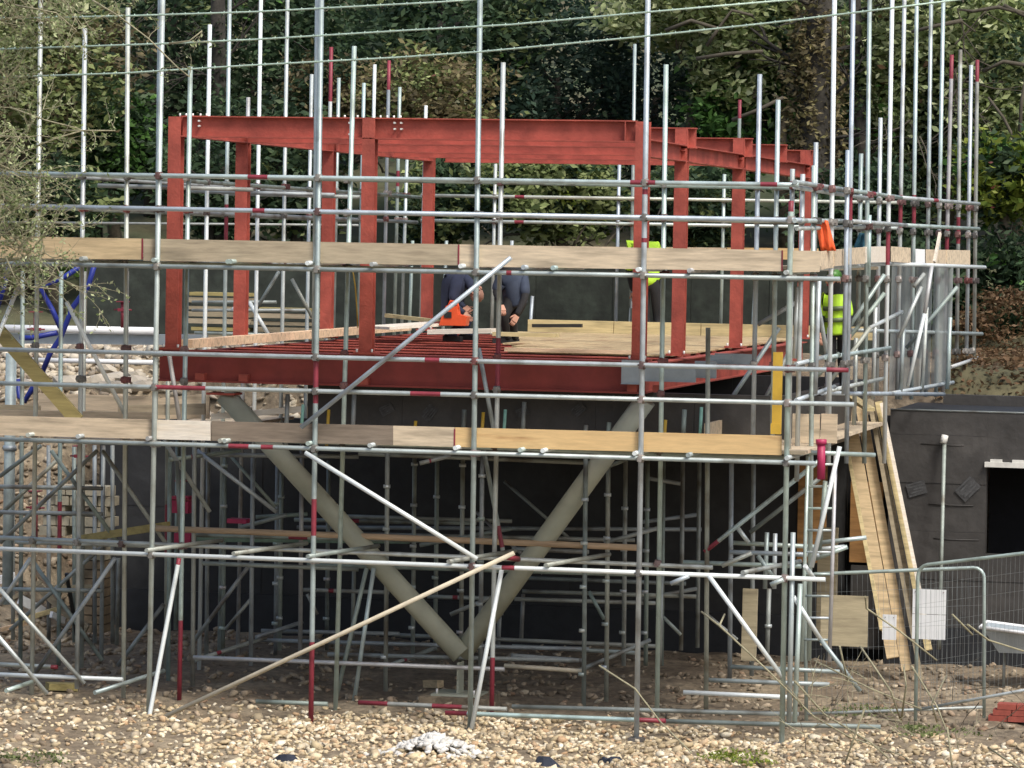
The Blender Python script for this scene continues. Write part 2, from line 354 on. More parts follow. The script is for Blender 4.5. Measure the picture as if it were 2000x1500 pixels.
# upper box of the building, carried by the falsework
ub = thing('upper_box', (V(1000, 800, 3).x, 2.35, 2.3), 'charcoal clad box of the upper storey carried just under the red deck', 'building')
UBV = 2.35; ux0, ux1 = V(600, 820, UBV).x, V(1540, 820, UBV).x; uz0 = V(1000, 882, UBV).z; x = ux0; k = 0
while x < ux1-.05:
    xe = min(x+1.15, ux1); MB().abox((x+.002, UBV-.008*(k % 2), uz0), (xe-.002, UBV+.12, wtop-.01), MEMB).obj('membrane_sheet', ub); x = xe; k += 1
MB().abox((ux0, UBV+.12, uz0), (ux1, WV-.05, uz0+.12), T_DARK).obj('soffit', ub)
MB().abox((ux1-.12, UBV+.125, uz0+.122), (ux1-.003, WV-.05, wtop-.01), MEMB).obj('side_wall', ub); MB().abox((ux0+.003, UBV+.125, uz0+.122), (ux0+.12, WV-.05, wtop-.01), MEMB).obj('side_wall', ub)
LAB2 = mat('scuffed_membrane', (.053, .054, .056), .7, 0, .6, 14)
LAB = mat('faded_print', (.068, .071, .074), .7, 0, .5, 18)
def patch(px, py, v, s_, rot, parent):
    c = V(px, py, v-.022); e1 = Vector((math.cos(rot), 0, math.sin(rot)))*s_; e2 = Vector((-math.sin(rot), 0, math.cos(rot)))*s_*.7; b = MB()
    for i in range(5):       # broken strokes of worn print
        o_ = c+e2*(-.8+.4*i); a_ = random.uniform(-.9, -.3); z_ = random.uniform(.2, .9)
        if i == 0: b.box(c+Vector((0, .004, 0)), e1*.95, Vector((0, .0015, 0)), e2*.95, LAB2)
        b.box(o_+e1*((a_+z_)/2), e1*((z_-a_)/2), Vector((0, .002, 0)), e2*.1, LAB)
    b.obj('worn_print', parent)
for px, py, s_, r_ in ((755, 800, .10, .5), (838, 806, .12, .9), (1020, 805, .09, .4), (1130, 800, .10, .7)): patch(px, py, UBV, s_*.85, r_, ub)
# right-hand block with its window opening
RV = 8.4
rt = V(1735, 800, RV).z; rx0 = V(1735, 1000, RV).x; rb = thing('garden_block', (rx0+1, RV, 0), 'black membrane clad block with an unglazed window at the right edge', 'building')
ox0, oz1, oz0 = V(1927, 912, RV).x, V(1960, 912, RV).z, V(1960, 1084, RV).z
rxe = rx0+6
def course(x0, x1, z0, z1):
    z = z0; k = 0
    while z < z1-.01:
        zz = min(z+.62, z1)
        if z1-zz < .15: zz = z1
        MB().abox((x0, RV-.008*(k % 2), z+.003), (x1, RV+.2, zz), MEMB).obj('membrane_sheet', rb); z = zz; k += 1
course(rx0, ox0, .5, rt); course(ox0+1.4, rxe, .5, rt); course(ox0+.001, ox0+1.399, .5, oz0); course(ox0+.001, ox0+1.399, oz1, rt)
MB().abox((rx0, RV-.05, -.3), (rxe, RV+.2, .497), MEMB2).obj('plinth', rb)
for zz_ in (V(1850, 868, RV).z, V(1850, 985, RV).z, V(1850, 1052, RV).z): MB().tube([(rx0+.3+random.uniform(0, .3), RV-.01, zz_), (rx0+.8, RV-.012, zz_-.01), (ox0-.05-random.uniform(0, .3), RV-.01, zz_-.005)], .007, MEMB, 6).obj('membrane_fold', rb)
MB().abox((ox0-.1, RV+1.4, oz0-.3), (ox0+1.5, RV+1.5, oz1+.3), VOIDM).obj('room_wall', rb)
b = MB().abox((ox0-.02, RV-.07, oz1-.005), (ox0+1.42, RV+.05, oz1+.06), WHITE_D)
for k in range(5): b.abox((ox0+.05+k*.28, RV-.06, oz1+.06), (ox0+.2+k*.28, RV+.02, oz1+.095), WHITE_D)
b.obj('lintel', rb)
MB().abox((rx0+.02, RV+.2, rt-.15), (rxe, RV+3, rt-.004), MEMB2).obj('flat_roof', rb)
x2 = V(1842, 780, RV+2.2).x; MB().abox((x2, RV+2.2, rt-.1), (rxe, RV+2.4, V(1900, 772, RV+2.2).z), MEMB).obj('parapet', rb)
MB().tube([(rx0+.0, RV-.0, rt+.004), (rxe, RV-.0, rt+.004)], .012, GALV_DULL, 6).obj('edge_trim', rb)
patch(1790, 955, RV, .13, .3, rb); patch(1890, 955, RV, .15, .8, rb)
# doorway and orange plywood between the two walls
dw = thing('doorway', (V(1690, 1200, RV+.3).x, RV+.3, 0), 'dark doorway boarded with orange plywood beside the leaning timbers', 'doorway')
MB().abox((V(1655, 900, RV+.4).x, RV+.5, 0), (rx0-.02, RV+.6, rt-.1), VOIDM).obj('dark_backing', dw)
a_, b_ = V(1662, 940, RV+.3), V(1722, 1100, RV+.3); MB().abox((a_.x, RV+.3, b_.z), (b_.x, RV+.33, a_.z), PLY_OR).obj('plywood_sheet', dw)
a_, b_ = V(1560, 905, RV+.3), V(1612, 1100, RV+.3); MB().abox((a_.x, RV+.3, b_.z), (b_.x, RV+.33, a_.z), PLY_OR).obj('plywood_sheet', dw)
a_, b_ = V(1662, 1104, RV+.2), V(1745, 1270, RV+.2); MB().abox((a_.x, RV+.2, b_.z), (b_.x, RV+.25, a_.z), MEMB).obj('lower_panel', dw)
a_, b_ = V(1598, 1030, RV-.4), V(1634, 1180, RV-.4); MB().abox((a_.x, RV-.4, b_.z-.4), (b_.x, RV-.36, a_.z), PLY).obj('plank', dw)

# dark sheeted fence behind the deck
DV = 16.2
df = thing('sheeted_fence', (0, DV, 3.7), 'low fence hung with dark green sheeting behind the deck', 'fence')
z0, z1 = 3.4, V(1000, 492, DV).z; x0, x1 = V(170, 600, DV).x, V(1760, 600, DV).x; k = 0; x = x0
while x < x1:
    MB().abox((x, DV-.01*(k % 2), z0), (x+1.195, DV+.03, z1+random.uniform(-.02, .02)), DARKNET).obj('sheet', df)
    MB().abox((x-.03, DV+.04, z0), (x+.03, DV+.1, z1+.02), T_STACK).obj('post', df); x += 1.2; k += 1
# ------------------------------------------------------------------ steel frame
sf = thing('red_steelwork', (XL0, 1.8, 3.6), 'red oxide steel frame of columns and I-beams standing on the deck', 'steel frame')
def ibeam(p, q, h, wd, m, name, flange=.014, web=.009, upv=(0, 0, 1), parent=None):
    p, q = Vector(p), Vector(q); d = (q-p).normalized(); u_ = Vector(upv); u_ = (u_-d*u_.dot(d)).normalized(); s_ = d.cross(u_); L = (q-p).length/2; c = (p+q)/2
    b = MB(); b.box(c+u_*(h/2-flange/2), d*L, u_*(flange/2), s_*(wd/2), m); b.box(c-u_*(h/2-flange/2), d*L, u_*(flange/2), s_*(wd/2), m)
    b.box(c, d*(L-.0005), u_*(h/2-flange), s_*(web/2), m)
    return b.obj(name, parent or sf)
ztop = V(1000, 233, 1.8).z; BH = .245; zfl = V(1248, 703, 1.8).z     # roof beam top, roof beam depth, floor level
FV = 1.8
def colat(pt):     # column as an I-section, flanges facing the camera
    x, y = pt; zb = zfl
    o = ibeam((x, y, zb), (x, y, ztop-.012), .15, .15, RED, 'column', .018, .014, (0, 1, 0))
    MB().abox((x-.13, y-.12, zb-.012), (x+.13, y+.12, zb+.012), RED).obj('base_plate', sf)
    for sx in (-.09, .09): MB().tube([(x+sx, y-.1, zb), (x+sx, y-.1, zb+.05)], .014, BOLT, 6).obj('bolt', o)
    return o
yl = [FV]+[U(px, 640, XL0).y for px in (470, 638, 833)]
yr = [FV]+[U(px, 660, XR0).y for px in (1325, 1437)]+[14.0]
for y in yl: colat((XL0, y))
for y in yr: colat((XR0, y))
xm = V(716, 690, FV).x; colat((xm, FV))
yr[-1] = 14.0; YB = yr[-1]
# roof: side beams, cross beams with ends past the right-hand columns
ibeam((XL0, FV+.08, ztop-BH/2-.004), (XL0, yl[-1], ztop-BH/2-.004), BH-.02, .14, RED, 'roof_beam')
ibeam((XR0, FV+.08, ztop-BH-.06), (XR0, YB+.1, ztop-BH-.06), .20, .14, RED, 'roof_beam')
rows = [(FV, XL0, XR0)] + [(yr[i], XL0+.08, XR0+.17) for i in (1, 2)] + [((yr[2]+yr[3])/2, XL0+.08, XR0+.17), (YB, XL0+.1, XR0+.1)]
for i, (y, xa, xb) in enumerate(rows):
    o = ibeam((xa+.076, y, ztop-BH/2), (xb-.076 if i == 0 else xb, y, ztop-BH/2), BH, .15, RED, 'roof_beam')
    # end plate and stiffeners
    MB().abox((xb-(.20 if i == 0 else .10), y-.078, ztop-BH+.015), (xb-(.19 if i == 0 else .09), y-.006, ztop-.015), RED).obj('stiffener', sf)
    if i: MB().abox((XR0-.06, y-.16, ztop-BH-.035), (XR0+.06, y-.08, ztop-BH-.022), RED).obj('cleat', sf)
for k, (px, py) in enumerate(((770, 240), (783, 240), (770, 252), (783, 252), (682, 240), (682, 262), (388, 236), (388, 246))):
    c = V(px, py, FV-.08); MB().tube([c+Vector((0, .075, 0)), c], .012, BOLT, 6).obj('bolt', sf)
for px in list(range(742, 785, 13))+[658, 672, 688, 697, 350, 362, 375, 390, 402]:
    c = V(px, 231, FV); MB().tube([(c.x, FV+.03, ztop-.01), (c.x, FV+.03, ztop+.03)], .013, BOLT, 6).obj('bolt', sf)
# floor steelwork
FH = .37
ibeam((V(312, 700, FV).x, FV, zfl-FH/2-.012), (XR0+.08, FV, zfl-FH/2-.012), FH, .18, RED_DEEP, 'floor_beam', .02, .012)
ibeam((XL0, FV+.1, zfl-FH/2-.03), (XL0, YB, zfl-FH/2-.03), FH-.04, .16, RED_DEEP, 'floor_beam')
ibeam((XR0, FV+.1, zfl-FH/2-.03), (XR0, YB, zfl-FH/2-.03), FH-.04, .16, RED, 'floor_beam')
y = FV+.9
while y < YB-.2:
    ibeam((XL0+.09, y, zfl-.16), (XR0-.09, y, zfl-.16), .25, .12, RED, 'joist'); y += 1.15
for px in (395, 480, 715, 1240, 1290):
    c = V(px, 745, FV-.1); MB().abox((c.x-.09, FV-.095, zfl-FH+.01), (c.x+.02, FV-.008, zfl-FH+.09), RED).obj('cleat', sf)
x = XL0+.1
while x < XR0-.2:
    MB().abox((x, FV+.12, zfl-.335), (x+.6, YB-.05, zfl-.32), mat('added_steel_decking', (.10, .10, .10), .5, .3)).obj('added_decking_sheet', sf); x += .603  # sheets added under the joists to keep light out of the space below
# V-shaped round columns
vs = thing('raking_column', V(895, 1272, FV+.3), 'pair of thick round olive grey columns meeting in a V under the deck', 'column')
ft = V(897, 1262, FV+.3)
t1, t2 = V(438, 770, FV+.15), V(1262, 780, FV+.15)
MB().tube([ft+Vector((.02, 0, -.1)), t1], .118, CONC, 24).obj('round_column', vs); MB().tube([ft+Vector((-.0, .12, -.1)), t2], .118, CONC, 24).obj('round_column', vs)
MB().abox((ft.x-.4, ft.y-.3, -.1), (ft.x+.4, ft.y+.4, .12), SOIL).obj('footing', vs)
MB().abox((ft.x-.28, ft.y-.2, .121), (ft.x+.28, ft.y+.3, .145), CONC).obj('foot_plate', vs)
MB().abox((ft.x-.012, ft.y-.05, .146), (ft.x+.012, ft.y+.2, .5), CONC).obj('gusset', vs)
for sx in (-.22, .22): MB().tube([(ft.x+sx, ft.y-.15, .14), (ft.x+sx, ft.y-.15, .2)], .014, BOLT, 6).obj('bolt', vs)
for t_ in (t1, t2): MB().abox((t_.x-.17, t_.y-.16, t_.z-.005), (t_.x+.17, t_.y+.16, t_.z+.02), RED).obj('cap_plate', vs)
# deck covering
def slab(x0, x1, y0, y1, z, th, m, name, parent): return MB().abox((x0, y0, z), (x1, y1, z+th), m).obj(name, parent)
dk = thing('floor_deck', (XR0-1, 6, zfl), 'OSB floor sheets laid over the red joists at the right of the deck', 'floor')
xd = V(985, 680, 5).x; y = 4.3; 
while y < YB+.3:
    x = V(985, 670, y).x+random.uniform(-.05, .1)
    while x < XR0-.15:
        xe = min(x+1.22, XR0-.12); slab(x+.004, xe, y+.004, min(y+1.2, YB+.4), zfl-.03, .02, OSB, 'osb_sheet', dk); x = xe
    y += 1.204
for k in range(4): MB().abox((V(1030, 650, YB+.4).x+k*1.3, YB+.42, zfl-.02), (V(1030, 650, YB+.4).x+k*1.3+1.29, YB+.5, zfl+.17), T_YEL).obj('upstand_board', dk)
MB().abox((V(985, 680, 4.2).x, 4.2, zfl-.01), (XR0-.5, 4.28, zfl+.035), T_ORANGE).obj('edge_batten', dk)
pl = thing('wall_plate', (XL0, 4, zfl), 'long fresh orange timber plate along the left edge of the deck', 'timber')
MB().bar((XL0+.1, FV+.2, zfl+.05), (XL0+.1, 12.2, zfl+.07), .10, .14, T_ORANGE, (0, 0, 1)).obj('timber', pl)
def board(name, p, q, wd, th, m, label, cat='board', side=(0, 0, 1), group=None):
    return tag(MB().bar(p, q, wd, th, m, side).obj(name), label, cat, group)
board('sawn_sheet', V(735, 640, 8), V(890, 630, 9), .035, .6, T_CREAM, 'pale sheet timber lying left of the orange saw')
board('sawn_sheet', V(840, 648, 7), V(965, 646, 7), .06, .3, T_CREAM, 'pale plank with square end lying just below the orange saw')
board('sawn_timber', V(755, 616, 9.5), V(875, 630, 9), .05, .08, T_YEL, 'thin timber lying at a slant on the back of the deck')
board('sawn_timber', V(965, 652, 6.5), V(1090, 655, 6.5), .05, .2, T_YEL, 'short yellow timber lying right of the kneeling worker')
board('dark_beam', V(1040, 636, YB), V(1137, 636, YB), .05, .08, BLACKP, 'black bar lying along the back edge of the deck', 'bar')

# ------------------------------------------------------------------ scaffolds
LZ = {k: V(935, y, 0).z for k, y in dict(r1=351, r2=418, t1=487, l1=530, r3=704, r4=769, l2=885, l3=1106).items()}
fs = thing('front_scaffold', V(918, 1425, 0), 'long galvanised tube scaffold across the front with two levels of boards', 'scaffold')
stands = [(-10, -20, -28, 1410), (318, -20, 290, 1418), (628, -20, 607, 1418), (938, -20, 918, 1425), (1266, -20, 1243, 1442), (1545, 392, 1527, 1452)]
std_bands = {2: [(.50, .56), (.69, .74), (.885, 1.0)], 4: [(.265, .272), (.33, .336)], 5: [(.0, .02)]}
levels = [(345, 344), (410, 410), (518, 519), (690, 691), (756, 755), (866, 866), (1085, 1085)]
LED = [((-20, 338), (1560, 361), ((.33, .355, BAND), (.80, .83, BAND), (.955, .975, BAND))), ((-20, 402), (1566, 430), ((.335, .35, BAND),)), ((-20, 514), (1641, 545), ((.62, .626, BAND),)),
       ((-20, 682), (1657, 723), ((.52, .537, BAND), (.976, 1, BAND))), ((-20, 748), (1668, 790), ((.2, .26, BAND), (.50, .535, BAND))), ((-20, 857), (1592, 905), ((.30, .325, BAND), (.34, .355, BAND))),
       ((-20, 1071), (1612, 1132), ((.625, .64, BAND),))]
def lerp(a, b, t): return a+(b-a)*t
SO = []
for i, (xt, yt, xb, yb) in enumerate(stands):
    o = tb(V(xb, yb, 0), V(xt, yt, 0), GALV, R*1.08, [(1-b, 1-a, BAND) for a, b in std_bands.get(i, [])][::-1], 'standard', fs); SO.append(o)
    MB().abox(V(xb, yb, 0)+Vector((-.08, -.08, -.03)), V(xb, yb, 0)+Vector((.08, .08, .008)), FIT).obj('base_plate', o)
for (a, b, bands) in LED:
    p, q = V(*a, -.055), V(*b, -.055); tb(p, q, GALV_GLINT if a[1] > 1000 else GALV, R*.94, bands, 'ledger', fs)
    for i, (xt, yt, xb, yb) in enumerate(stands):
        yy = lerp(a[1], b[1], (xt-a[0])/(b[0]-a[0])); t = (yy-yt)/(yb-yt); 
        if 0 < t < 1: coupler(SO[i], V(lerp(xt, xb, t), yy, -.025))
# inner row
inner = [(80, -20, 62, 1360, 0), (372, 130, 350, 1372, 1), (692, 90, 655, 1392, 0), (983, 122, 960, 1398, 2), (1301, 126, 1283, 1402, 0), (166, 55, 150, 1345, 0), (250, 15, 241, 1375, 0)]
for i, (xt, yt, xb, yb, k) in enumerate(inner):
    bd = {1: [(0, .13, BAND)], 2: [(0, .09, BAND), (.5, .58, BAND)], 0: []}[k]
    o = tb(V(xb, yb, 1.25), V(xt, yt, 1.25), GALV, R, bd, 'standard', fs)
    for z in LZ.values():
        if z < V(xt, yt, 1.25).z-.1: coupler(o, (lerp(V(xb, yb, 1.25).x, V(xt, yt, 1.25).x, .5), 1.22, z))
xa, xb_ = V(-20, 700, 1.2).x, V(1540, 700, 1.2).x
for k, z in LZ.items():
    if k in ('t1', 'r3', 'r4'): continue
    tb((xa, 1.2, z+.02), (xb_ if k != 'l3' else V(1392, 1100, 1.2).x, 1.2, z-.02), GALV if k[0] == 'l' else GALV_DULL, R*.94, (), 'ledger', fs)
# transoms with ends poking out under the boards
for z, n_ in ((LZ['l1'], 'l1'), (LZ['l2'], 'l2')):
    for px in (165, 300, 455, 610, 735, 905, 1030, 1075, 1250, 1350, 1540, 60, 440):
        x = V(px+random.uniform(-8, 8), 700, 0).x; tb((x, -.12, z+.055), (x+.01, 1.42, z+.055), GALV_GLINT if random.random() < .3 else GALV, R*.95, (), 'transom', fs)
for px in (335, 505, 650, 925, 1115, 1500):     # the lowest lift's short transoms, seen end on
    x = V(px, 1100, 0).x; tb((x-.25, -.14, LZ['l3']+.05), (x+.12, 1.5, LZ['l3']+.06), GALV_DULL, R*.95, (), 'transom', fs)
# boards
def toe(x0, x1, yl0, yr0, hl, hr, m, v=.04, parent=None, name='toe_board', lab=None):
    p0, p1 = V(x0, yl0, v), V(x1, yr0, v); q0, q1 = V(x0, yl0+hl, v), V(x1, yr0+hr, v); t = Vector((0, .038, 0))
    o = MB().add([q0, q1, p1, p0, q0+t, q1+t, p1+t, p0+t], [(0, 1, 2, 3), (5, 4, 7, 6), (3, 2, 6, 7), (1, 0, 4, 5), (0, 3, 7, 4), (2, 1, 5, 6)], m).obj(name, parent or fs)
    if lab: o['label'] = lab
    return o
def ytop(x): return lerp(461, 489, x/1540)
for a, b, m, l in ((-20, 277, T_TAN, 'tan toe board'), (280, 894, T_GREY, 'grey weathered toe board'), (897, 1527, T_PALE, 'pale toe board'), (1545, 1600, T_PALE, None)):
    toe(a, b, ytop(a), ytop(b), 43, 41, m, lab=l)
def yt2(x): return lerp(812, 851, x/1520)
for a, b, m, l in ((-20, 303, T_PINK, 'pinkish toe board'), (306, 411, T_CREAM, 'short cream toe board'), (413, 768, T_DARK, 'dark grey toe board'), (768, 887, T_PALE, 'beige toe board'), (889, 1526, T_GOLD, 'golden knotty toe board')):
    toe(a, b, yt2(a), yt2(b), 38, 38, m, lab=l)
for px, py in ((278, 466), (896, 478), (1528, 489), (888, 838)):
    p, q = V(px, py, .035), V(px, py+40, .035); MB().abox((p.x-.008, .034, q.z), (p.x+.008, .039, p.z), BAND).obj('board_end_band', fs)
for z in (LZ['l1']+.085, LZ['l2']+.085):
    for j in range(5):
        x = xa-.2; k = 0
        while x < V(1560, 700, 0).x:
            xe = min(x+random.choice((3.9, 3.3, 2.6)), V(1575, 700, 0).x); MB().abox((x, .09+j*.235, z), (xe-.01, .09+j*.235+.225, z+.038), random.choice((T_GREY, T_PINK, T_PALE))).obj('board', fs); x = xe
# braces in the front face
for a, b, va, vb, m, bd in (((588, 835), (998, 503), -.12, -.12, GALV, ()), ((596, 884), (932, 1092), -.12, -.12, GALV_GLINT, ()), ((300, 1410), (1004, 1080), -.15, -.12, BEIGE_TUBE, ()),
                        ((288, 1418), (350, 1090), -.1, .2, GALV_GLINT, ((0, .06, BAND), (.96, 1, BAND))), ((921, 1424), (980, 1112), -.1, .2, GALV_GLINT, ()), ((1384, 1124), (1530, 1325), -.12, .0, GALV_GLINT, ()),
                        ((130, 590), (246, 812), .6, 1.3, GALV_GLINT, ()), ((-6, 660), (36, 560), .3, .8, GALV_GLINT, ()), ((1376, 1078), (1600, 900), 1.3, 1.3, GALV, ((0, .12, BAND),)), ((1465, 1040), (1600, 935), 2.2, 2.2, GALV_DULL, ()),
                        ((-10, 1235), (92, 1355), -.1, .3, GALV, ()), ((-10, 1140), (165, 1335), .8, 1.2, GALV, ()), ((225, 1090), (62, 1325), 1.1, 1.4, GALV_DULL, ()), ((185, 1353), (320, 1310), .4, 1.6, GALV, ()), ((12, 1349), (62, 1332), -.1, .5, GALV, ()),
                        ((385, 880), (540, 1000), 2.3, 2.3, GALV, ()), ((320, 860), (410, 1000), 1.7, 1.7, GALV_DULL, ()), ((345, 900), (355, 1080), 1.4, 1.4, GALV_DULL, ()), ((935, 680), (968, 860), 1.6, 1.6, GALV, ()), ((945, 880), (985, 1090), 1.5, 1.5, GALV_DULL, ((.7, .9, BAND),)),
                        ((330, 690), (352, 830), .5, .5, GALV_DULL, ()), ((716, 1110), (655, 1370), 1.9, 1.9, GALV_DULL, ()), ((730, 1110), (690, 1380), 1.9, 1.9, GALV, ()), ((880, 1200), (1000, 1150), 3, 3, GALV_DULL, ()),
                        ((200, 880), (330, 1070), 2.2, 2.2, GALV_DULL, ()), ((0, 1060), (190, 880), 2.3, 2.3, GALV_DULL, ()), ((0, 930), (80, 870), 2.6, 2.6, GALV_DULL, ()), ((100, 880), (230, 1060), 2.8, 2.8, GALV_DULL, ()), ((0, 1180), (60, 1090), 1.8, 1.8, GALV, ()),
                        ((-5, 1010), (110, 900), 3.3, 3.3, GALV_DULL, ()), ((60, 1090), (200, 1290), 3.0, 3.0, GALV_DULL, ()), ((20, 1230), (230, 1040), 4.0, 4.0, GALV_DULL, ()), ((320, 1180), (230, 1300), 3.5, 3.5, GALV_DULL, ()), ((490, 1100), (380, 1250), 3.6, 3.6, GALV_DULL, ())):
    tb(V(*a, va), V(*b, vb), m, R*.94, bd, 'brace', fs)
# low horizontals close to the ground
for a, b, v, m, bd in (((-10, 1297), (112, 1303), 1.5, GALV, ((.9, 1, BAND),)), ((-10, 1317), (240, 1327), 1.2, GALV_GLINT, ()), ((378, 1284), (985, 1307), 1.8, GALV, ()), ((985, 1300), (1140, 1311), 2.0, BEIGE_TUBE, ()), ((870, 1392), (1300, 1408), .15, GALV, ((0, .1, BAND), (.86, 1, BAND))),
                       ((1000, 1380), (1560, 1395), .9, GALV_DULL, ()), ((1335, 1352), (1545, 1362), .8, GALV_GLINT, ()), ((1380, 1328), (1620, 1337), 1.4, GALV, ()), ((1425, 1302), (1640, 1312), 2.0, GALV, ()), ((1280, 1408), (1720, 1420), .3, GALV_DULL, ()), ((30, 1058), (350, 1068), 1.6, GALV, ()),
                       ((700, 1372), (990, 1385), .9, GALV_DULL, ((0, .2, BAND), (.5, .7, BAND))), ((500, 1370), (640, 1375), 1.0, GALV_DULL, ())):
    tb(V(*a, v), V(*b, v), m, R*.94, bd, 'ledger', fs)
tb(V(1549, 1040, -.02), V(1541, 1412, -.02), GALV, R, (), 'standard', fs)
tb(V(1563, 1140, .4), V(1552, 1410, .3), GALV, R, (), 'standard', fs); tb(V(1012, 1092, .5), V(990, 1088, -.1), BAND, R*1.15, (), 'sleeve', fs)
# second, wall-side pair of tubes doubling the left hand standards
tb(V(313, -20, .06), V(303, 860, .06), GALV, R, (), 'standard', fs); tb(V(620, -20, .06), V(613, 690, .06), GALV, R*.95, (), 'standard', fs)

# ---- left return scaffold receding beside the frame
lr = thing('side_scaffold', (XL0-.4, 5, 0), 'scaffold return running back along the left side of the red frame', 'scaffold')
UL = XL0-.45
tops = [(410, 48), (449, -20), (485, 190), (510, -20), (562, -20), (609, 145), (647, 92), (662, 152), (711, 162), (732, 126), (760, 118), (781, 170), (832, 206), (795, 310)]
for i, (px, py) in enumerate(tops):
    uu = UL if i % 2 == 0 else UL-.3
    pt = U(px, py, uu); x, y = pt.x, pt.y; y = min(y, 15.2); x = V(px, py, y).x; pt = V(px, py, y)
    bt = V(px-12, 700, y); zb = G((bt.x, bt.y))
    bd = ((.9, 1, BAND),) if px in (647, 760) else (((.62, .68, BAND),) if i % 5 == 1 else ())
    o = tb((bt.x, y, zb-.05), pt, GALV if i % 3 else GALV_GLINT, R*.95, bd, 'standard', lr)
    for k in ('r1', 'r2', 'l1'): coupler(o, (lerp(bt.x, pt.x, .6), y, LZ[k]))
for k, du in (('r1', 0), ('r2', -.05), ('l1', 0), ('r1', -.8), ('r2', -.85)):
    tb((UL+du, .1, LZ[k]+.0), (UL+du, 15.0, LZ[k]-.03), GALV_DULL, R*.94, (), 'ledger', lr)
for px, y in ((575, 8), (520, 6), (350, 2)):
    x = V(px, 380, y).x; tb((x-1, y, LZ['r1']-.1), (x+.9, y, LZ['r1']-.12), GALV_DULL, R*.94, (), 'transom', lr)
for j in range(4): MB().abox((UL-.92+j*.235, 1.5, LZ['l2']-.1), (UL-.70+j*.235, 8.4, LZ['l2']-.06), (T_PINK, T_GREY, T_PALE, T_PINK)[j]).obj('board', lr)
toe(75, 310, 768, 775, 34, 36, T_PINK, 5.2, lr); toe(230, 400, 792, 788, 20, 22, T_GREY, 4.0, lr); toe(-20, 78, 790, 792, 22, 22, T_STACK, 2.6, lr); toe(-20, 300, 800, 806, 16, 16, T_PINK, 2.0, lr); toe(306, 408, 778, 768, 40, 50, T_PINK, 4.6, lr); toe(412, 590, 808, 793, 12, 12, T_CREAM, 2.1, lr)
for px in (165, 248, 330, 45, 120): 
    o = tb((V(px, 900, 4).x, 4, 0), (V(px, 500, 4).x, 4, V(px, 530, 4).z), GALV_DULL, R, (((.3, .42, BAND),) if px in (330, 120) else ()), 'standard', lr)
for px in (30, 100, 190, 225, 150):
    o = tb((V(px, 900, 6).x, 6, .1), (V(px, 500, 6).x, 6, V(px, 870, 6).z), GALV_DULL, R, (), 'standard', lr)
for py in (950, 1000, 1150): tb(V(-20, py, 3.2), V(200, py+4, 3.2), GALV_DULL, R*.94, (), 'ledger', lr)
for a, b in (((375, 590), (540, 590)), ((375, 606), (600, 606)), ((380, 650), (560, 655))): tb(V(*a, 14), V(*b, 14), GALV_DULL, R*.9, (), 'ledger', lr)
tb(V(480, 640, 9), V(455, 600, 9), GALV_GLINT, R, (), 'brace', lr); tb(V(528, 660, 8), V(487, 590, 8), GALV_GLINT, R, (), 'brace', lr); tb(V(500, 605, 9), V(545, 530, 9), GALV_DULL, R*.9, (), 'brace', lr); tb(V(570, 545, 9), V(610, 620, 9), GALV_DULL, R*.9, (), 'brace', lr)

# ---- rear scaffold
rs = thing('rear_scaffold', (V(1000, 640, 15.1).x, 15.1, 3.7), 'thin line of scaffold tubes with guard rails behind the back of the deck', 'scaffold')
BV = 15.1
for px, py in ((968, 320), (1210, 312), (1240, 86), (1415, 340), (1445, 195), (1040, 578), (806, 470), (872, 470), (905, 540), (1000, 470), (1235, 560), (1475, 560), (1165, 640)):
    if py == 640: continue
    pt = V(px, py, BV); bt = V(px-8, 650, BV); o = tb((bt.x, BV, 3.6), pt, GALV, R*.95, ((.93, 1, BAND),) if px == 1445 else (), 'standard', rs)
    if py < 400:
        for k in ('r1', 'r2'): coupler(o, (pt.x, BV, LZ[k]))
for k in ('r1', 'r2'): tb((UL, BV-.05, LZ[k]), (V(1760, 400, BV).x, BV-.05, LZ[k]), GALV, R*.94, ((.2, .22, BAND),), 'ledger', rs)
tb(V(-20, 434, 16.4), V(700, 440, 16.4), GALV_DULL, R*.7, (), 'ledger', rs)
for i in range(5): toe(700+i*180, 878+i*180, 477+i*1.6, 479+i*1.6, 22, 22, (T_PINK, T_GREY, T_PALE, T_PINK, T_GOLD)[i], BV-.1, rs)

